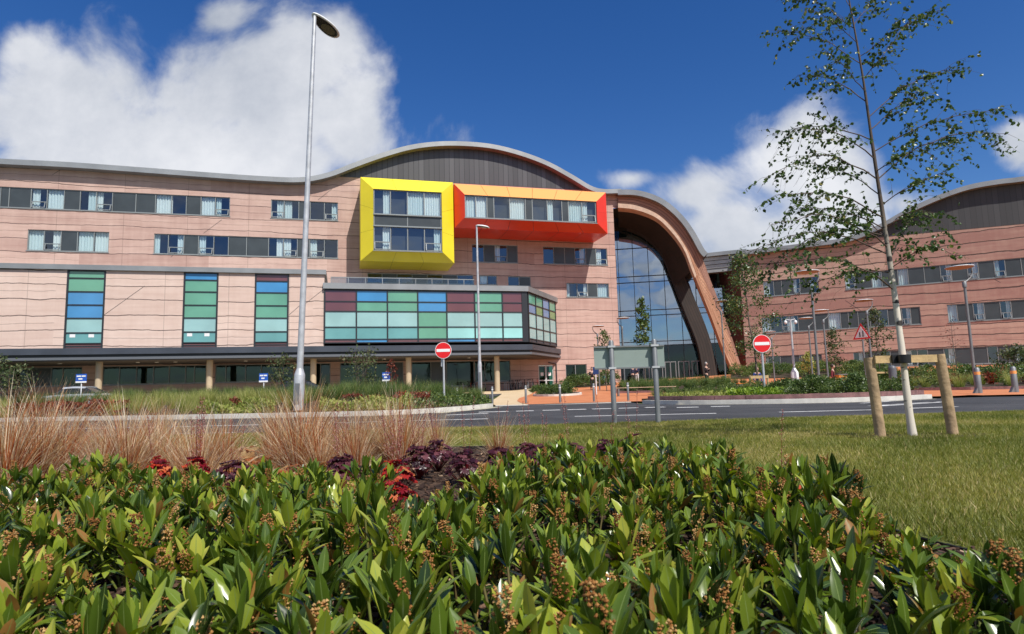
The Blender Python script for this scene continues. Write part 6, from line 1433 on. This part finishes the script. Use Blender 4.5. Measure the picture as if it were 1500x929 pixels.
def hero_birch():
    random.seed(77); Y0 = 5.9; base = Vector((gx(1338, Y0), Y0, LAWNZ)); r = empty('birch_tree', base, 'young white trunked birch tied between two stakes on the lawn', 'tree')
    tp = [atY(x, y, Y0+dy) for x, y, dy in ((1338, 646, 0), (1330, 590, 0), (1322, 520, .0), (1313, 450, .02), (1303, 380, .03), (1291, 300, .02), (1277, 205, .0), (1265, 120, -.03), (1253, 50, -.05), (1243, -5, -.07), (1236, -60, -.08), (1228, -130, -.1))]
    tr = [.039, .032, .029, .026, .0225, .018, .014, .0105, .0085, .0065, .005, .003]; tp = [p-base for p in tp]; sp_ = smooth_pts([(p.x, p.y, p.z, q) for p, q in zip(tp, tr)], 4)
    m = MB(); m.tube([(a, b_, c) for a, b_, c, _ in sp_], [q*(1+.06*math.sin(i*1.7)) for i, (_, _, _, q) in enumerate(sp_)], 14); m.build('trunk', BARKW, r)
    def trunk_at(py):
        for i in range(len(sp_)-1):
            za, zb_ = sp_[i][2], sp_[i+1][2]
            z_ = atY(1300, py, Y0).z-LAWNZ
            if za <= z_ <= zb_: t = (z_-za)/(zb_-za); return Vector(sp_[i][:3]).lerp(Vector(sp_[i+1][:3]), t), sp_[i][3]
        return Vector(sp_[-1][:3]), .004
    # start height on the trunk, end point in the picture, depth change, lift
    BR = [(425, 1150, 388, -.5, .14), (400, 1178, 420, .4, .12), (392, 1375, 350, -.3, .02), (372, 1092, 372, .3, .20), (362, 1128, 330, -.5, .16), (345, 1108, 412, .6, .24), (335, 1165, 305, .3, .12), (330, 1392, 315, .35, .10), (318, 1140, 285, -.45, .10), (300, 1388, 250, -.3, .06), (285, 1190, 240, .5, .1), (262, 1120, 262, .15, .26),
          (262, 1472, 196, .2, .14), (250, 1345, 215, -.45, .02), (232, 1165, 190, -.3, .15), (222, 1462, 160, -.25, .10), (205, 1135, 195, .45, .14), (190, 1350, 130, .3, .02), (172, 1415, 100, .2, .12), (150, 1168, 110, .25, .15), (135, 1205, 70, -.3, .05), (118, 1340, 20, .25, .0), (95, 1138, 44, .1, .12), (85, 1375, 15, -.2, .05), (65, 1180, 10, -.2, .08), (45, 1150, -10, .3, .1), (40, 1300, -25, .2, 0), (15, 1210, -60, .2, .05), (-20, 1290, -95, 0, .0), (-30, 1190, -70, 0, .1), (380, 1345, 290, .5, .0), (350, 1250, 300, .6, .0)]
    fol = MB()
    def leaves_on(pts, n, t0, spread=.05):
        for _ in range(n):
            t = rr(t0, 1); q = t*(len(pts)-1); i = min(int(q), len(pts)-2); p = pts[i].lerp(pts[i+1], q-i); d = Vector((rr(-1, 1), rr(-1, 1), rr(-1.4, .3)))
            c = p+Vector((rr(-1, 1), rr(-1, 1), rr(-1, .6)))*.009; rounded_leaf(fol, c, d, rr(.027, .046), min(1, max(0, random.gauss(.45, .25))))
    for (sy, ex, ey, dy, sag) in BR:
        a, ra = trunk_at(sy); b_ = atY(ex, ey, Y0+dy)-base; pts = limb(a, b_, sag, 9, .012); L0 = (b_-a).length; m = MB(); r0 = min(ra*.36, .003+.0028*L0); m.tube(pts, [r0*(1-.85*i/9)+.0008 for i in range(10)], 6, tint=.5)
        nt_ = int(11+L0*20)
        for k in range(nt_):
            t = rr(.12, .98); q = t*9; i = min(int(q), 8); p = pts[i].lerp(pts[i+1], q-i); dirv = (pts[i+1]-pts[i]).normalized(); side = Vector((rr(-1, 1), rr(-1, 1), rr(-.4, .7))); ln = rr(.10, .42)*(1.2-t*.5)
            e = p+(dirv*.7+side*.7).normalized()*ln+Vector((0, 0, -1))*ln*rr(.0, 1.1); tw = limb(p, e, .12, 4, .03); m.tube(tw, [.0016, .0014, .0011, .0009, .0007], 4, cap=False)
            leaves_on(tw, int(rr(3, 8.5)*(ln/.2)), .15, .05)
        leaves_on(pts, int(L0*10), .4, .06); m.build('branch', TWIG, r)
    fol.build('crown', G_BIRCH, r); return r
hero_birch()
# long bent twig drooping to the right seen at the trunk, then generic trees
def tree(px, Y, topy, crown_px, label, name='young_tree', mat=None, n=900, trunk_px=3, multi=1, lean=0, crown_lo=.35, shape='oval', ls=.09, bark=None, gap=.0, bare=False, z=None, group=None):
    x, y, z0 = gpos(px, Y); z0 = z if z is not None else z0; zt = ztop_at(px+lean, topy, Y); H = zt-z0; W_ = crown_px/FPX*Y/2; r = empty(name, (x, Y, z0), label, 'tree', group); bark = bark or BARK
    lx = lean/FPX*Y; m = MB(); tips = []
    for k in range(multi):
        a = rr(0, 6.28) if multi > 1 else 0; sp2 = W_*.5 if multi > 1 else 0; top = Vector((lx+math.cos(a)*sp2, math.sin(a)*sp2, H*(1 if k == 0 else rr(.75, .95)))); tp = limb((math.cos(a)*.05, math.sin(a)*.05, -.1), top, 0, 6, .008)
        rd_ = trunk_px/FPX*Y/2; m.tube(tp, [rd_*(1-.8*i/6) for i in range(7)], 8)
        nb_ = 16 if multi == 1 else 7
        for j in range(nb_):
            t = crown_lo+(1-crown_lo)*(j+rr(0, 1))/nb_*.95; p = tp[min(6, int(t*6))].lerp(tp[min(6, int(t*6)+1)], t*6-int(t*6)) if t < 1 else tp[-1]
            u_ = (t-crown_lo)/(1-crown_lo); w_ = W_*(math.sin(math.pi*min(1, u_*.85+.18)) if shape == 'oval' else (1-u_)*.9+.12)*rr(.6, 1.05); az = j*2.4+rr(-.4, .4); e = p+Vector((math.cos(az)*w_, math.sin(az)*w_, w_*rr(.2, .7)))
            br_ = limb(p, e, .06, 4, .03); m.tube(br_, [rd_*.35*(1-.8*i/4) for i in range(5)], 5, cap=False); tips += [br_[2], br_[3], br_[4]]
    m.build('trunk', bark, r)
    if bare: n = n//6
    g = np.random.default_rng(int(px*7+Y)); tp_ = np.array([tuple(t) for t in tips]); idx = g.integers(0, len(tp_), n); wt = g.uniform(0, 1, len(tp_)) > gap; p = tp_[idx]+g.normal(0, W_*.16, (n, 3)); p = p[wt[idx]]; n = len(p)
    d = g.normal(0, 1, (n, 3)); d[:, 2] -= .3; d /= np.linalg.norm(d, axis=1)[:, None]; e = np.cross(d, g.normal(0, 1, (n, 3))); e /= np.linalg.norm(e, axis=1)[:, None]; s = ls*g.uniform(.6, 1.3, n)[:, None]
    V = np.stack([p, p+d*s*.5+e*s*.33, p+d*s, p+d*s*.5-e*s*.33], 1); T = np.clip(g.normal(.5, .25, n), 0, 1); o = link('crown', np_mesh('crown', V.reshape(-1, 3), np.arange(4*n).reshape(n, 4), mat or G_DARKT, np.repeat(T, 4)), r); return r
random.seed(31)
tree(1112, 24.0, 372, 80, 'tall leafy birch with drooping branches between the arch foot and the red wing', 'birch_tree', G_BIRCH, 5000, 3.5, lean=-16, crown_lo=.22, ls=.085, z=.25, gap=.15)
tree(946, 44, 433, 30, 'slender light green tree in front of the atrium glass', mat=G_BUSH, n=900, trunk_px=1.6, crown_lo=.42, shape='cone', ls=.20)
tree(888, 46, 484, 22, 'small young tree between the two dish lamps above the direction sign', mat=G_BUSH, n=320, trunk_px=1.4, crown_lo=.6, ls=.16)
tree(408, 29, 518, 42, 'small sparse tree left of the tall street lamp under the podium', mat=G_DARKT, n=520, trunk_px=2, multi=2, crown_lo=.35, ls=.11, z=.3)
tree(530, 27.5, 508, 58, 'sparse upright shrub tree right of the tall street lamp', mat=G_DARKT, n=850, trunk_px=1.6, multi=5, crown_lo=.3, ls=.10, z=.3, gap=.2)
tree(573, 27, 528, 24, 'red leaved sapling beside the small blue sign', mat=G_REDL, n=200, trunk_px=1.2, crown_lo=.4, ls=.09, z=.3)
tree(10, 27, 522, 70, 'dark shrubby tree at the left edge under the podium', mat=G_DARKT, n=900, trunk_px=2, multi=4, crown_lo=.3, ls=.11, z=.3)
tree(1225, 43, 480, 34, 'young tree in front of the red wing right of the dish lamps', mat=G_DARKT, n=700, trunk_px=1.5, crown_lo=.35, ls=.15)
tree(1289, 41, 448, 40, 'narrow leafy tree behind the triangular warning sign', mat=G_DARKT, n=1000, trunk_px=1.8, crown_lo=.3, ls=.15)
tree(1402, 40, 462, 40, 'bare thin tree left of the nearest dish lamp', mat=G_REDL, n=500, trunk_px=1.4, crown_lo=.35, ls=.09, bare=True)
tree(1482, 45, 508, 46, 'dark leafy shrub tree at the right edge before the red wing', mat=G_DARKT, n=1300, trunk_px=2, multi=3, crown_lo=.2, ls=.16)
tree(1186, 50, 516, 24, 'small yellow green tree against the red wing', mat=G_LIGHT, n=420, trunk_px=1.4, crown_lo=.3, ls=.16)
# ================================================================ PEOPLE (all small in the distance)
SKIN = simple('skin', (.52, .32, .24), .6); HAIRM = simple('dark hair', (.035, .022, .015), .6); HAIRG = simple('grey hair', (.35, .33, .31), .6)
def cloth(c): return simple('cloth', c, .85, var=.08, scale=4)
def skin_mesh(joints, edges, root, sub=1):
    """joints: list of (x,y,z,rx,ry)"""
    me = bpy.data.meshes.new('tmp'); me.from_pydata([j[:3] for j in joints], edges, []); o = bpy.data.objects.new('tmp', me); COL.objects.link(o)
    md = o.modifiers.new('s', 'SKIN'); sv = me.skin_vertices[0].data
    for i, j in enumerate(joints): sv[i].radius = (j[3], j[4] if len(j) > 4 else j[3]); sv[i].use_root = (i == root)
    md.branch_smoothing = .6; ms = o.modifiers.new('d', 'SUBSURF'); ms.levels = sub; ms.render_levels = sub
    dg = bpy.context.evaluated_depsgraph_get(); out = bpy.data.meshes.new_from_object(o.evaluated_get(dg)); bpy.data.objects.remove(o); bpy.data.meshes.remove(me)
    for p in out.polygons: p.use_smooth = True
    return out
def person(loc, label, top, legs, hair=HAIRM, rz=0.0, seated=False, H=1.7, arms='down', group=None):
    r = empty('person', loc, label, 'person', group, rz=rz); k = H/1.7
    def J(x, y, z, a, b_=None): return (x*k, y*k, z*k, a*k, (b_ or a)*k)
    hip = .92 if not seated else .50; sh = hip+.50
    # y negative is forward
    J_ = [J(0, 0, hip, .12, .09), J(0, 0, hip+.22, .115, .085), J(0, 0, sh-.04, .13, .09), J(0, .0, sh+.06, .055), J(0, -.01, sh+.12, .05), J(0, -.02, sh+.20, .075, .09), J(0, -.015, sh+.29, .07, .085)]
    E = [(0, 1), (1, 2), (2, 3), (3, 4), (4, 5), (5, 6)]; sl = []; lg = []
    for s in (-1, 1):
        n = len(J_)
        if arms == 'down': pts = [J(s*.18, 0, sh-.02, .05), J(s*.23, .02, sh-.28, .04), J(s*.21, -.06, sh-.50, .03), J(s*.205, -.09, sh-.60, .028, .018)]
        else: pts = [J(s*.18, 0, sh-.02, .05), J(s*.22, -.02, sh-.26, .04), J(s*.08, -.22, sh-.16, .03), J(s*.02, -.27, sh-.12, .028, .02)]
        J_ += pts; E += [(2, n), (n, n+1), (n+1, n+2), (n+2, n+3)]; sl.append(pts)
        n = len(J_)
        if seated: pts = [J(s*.09, -.03, hip-.02, .085), J(s*.11, -.42, hip-.02, .06), J(s*.11, -.45, .10, .04), J(s*.11, -.56, .04, .035, .03)]
        else: pts = [J(s*.09, 0, hip-.10, .085), J(s*.10, -.02, .48, .06), J(s*.10+(s*.02), .01, .09, .04), J(s*.12, -.13, .03, .035, .03)]
        J_ += pts; E += [(0, n), (n, n+1), (n+1, n+2), (n+2, n+3)]; lg.append(pts)
    me = skin_mesh(J_, E, 0); me.materials.append(SKIN); link('body', me, r)
    # clothing follows the same bones a little wider
    ex = .014*k
    def wide(j, d=ex): return (j[0], j[1], j[2], j[3]+d, j[4]+d)
    T = [wide(q) for q in J_[0:3]]+[(J_[3][0], J_[3][1], J_[3][2]-.02*k, .07*k, .07*k)]; TE = [(0, 1), (1, 2), (2, 3)]
    for p in sl: n = len(T); T += [wide(q) for q in p[:3]]; TE += [(2, n), (n, n+1), (n+1, n+2)]
    me = skin_mesh(T, TE, 0); me.materials.append(cloth(top)); link('jacket', me, r)
    T = [wide(J_[0])]; TE = []
    for p in lg: n = len(T); T += [wide(q) for q in p[:3]]; TE += [(0, n), (n, n+1), (n+1, n+2)]
    me = skin_mesh(T, TE, 0); me.materials.append(cloth(legs)); link('trousers', me, r)
    hd = Vector((0, -.015*k, (sh+.25)*k)); m = MB(); m.sphere(hd+Vector((0, .018, .018))*k, .105*k, sx=.86, sy=1.0, sz=1.12, nu=14, nv=10); m.build('hair', hair, r)
    m = MB(); m.sphere(hd+Vector((0, -.055, -.03))*k, .078*k, sx=.85, sy=.8, sz=1.15, nu=12, nv=8); m.tube([hd+Vector((0, -.115, 0))*k, hd+Vector((0, -.135, -.035))*k], [.008*k, .014*k], 6); m.build('face', SKIN, r)
    m = MB()
    for s in (-1, 1): m.sphere(hd+Vector((s*.028, -.112, .0))*k, .009*k, nu=6, nv=4)
    m.tube([hd+Vector((-.022, -.112, -.07))*k, hd+Vector((.022, -.112, -.07))*k], .005*k, 5); m.build('eyes_and_mouth', HAIRM, r)
    m = MB()
    for s in (-1, 1): m.abox(s*.11*k-.045*k, s*.11*k+.045*k, (-.62 if seated else -.20)*k, (-.42 if seated else .06)*k, 0, .07*k)
    m.build('shoes', HAIRM, r); return r
def ppos(px, Y, dz=.04): x = gx(px, Y); return (x, Y, zg(x, Y)+dz)
person(ppos(868, 50), 'person in black standing on the orange paving facing the road', (.012, .012, .014), (.012, .012, .014), rz=rad(5), H=1.72, arms='fold')
person(ppos(886, 62.4), 'seated person in teal on the bench by the pink wall', (.08, .22, .24), (.06, .14, .14), seated=True, rz=.1)
person(ppos(892, 62.4), 'seated person in white on the bench by the pink wall', (.6, .62, .64), (.2, .2, .22), seated=True, rz=-.2)
person(ppos(928, 60), 'person in dark clothes with a white bag near the atrium doors', (.02, .025, .06), (.02, .02, .025), rz=.4)
person(ppos(934, 60.8), 'person in navy and white near the atrium doors, right of another', (.02, .03, .09), (.5, .5, .5), rz=-.5, arms='fold')
person(ppos(1036, 46), 'person with grey hair and dark coat in front of the arch opening', (.03, .018, .02), (.02, .02, .02), hair=HAIRG, rz=.6, arms='fold')
person(ppos(1110, 36), 'person in blue sitting on the bench near the arch foot', (.02, .05, .20), (.03, .03, .05), seated=True, rz=.1)
person(ppos(1221, 35.6), 'seated person in a dark red top left of the orange bin', (.16, .02, .03), (.03, .03, .04), seated=True, rz=.9)
# ================================================================ camera and render settings
cd = bpy.data.cameras.new('camera'); cam = bpy.data.objects.new('camera', cd); COL.objects.link(cam)
cam.matrix_world = Matrix.Translation(CAM) @ Matrix((_R, _U, -_F)).transposed().to_4x4()
cd.sensor_width = 36; cd.lens = FPX/1500*36; cd.clip_start = .05; cd.clip_end = 3000
cd.dof.use_dof = True; cd.dof.focus_distance = 5.0; cd.dof.aperture_fstop = 13
SC.camera = cam
SC.view_settings.view_transform = 'Standard'; SC.view_settings.look = 'None'; SC.view_settings.exposure = .1; SC.view_settings.gamma = 1
for o in list(COL.objects):
    if 'abs' in o: del o['abs']
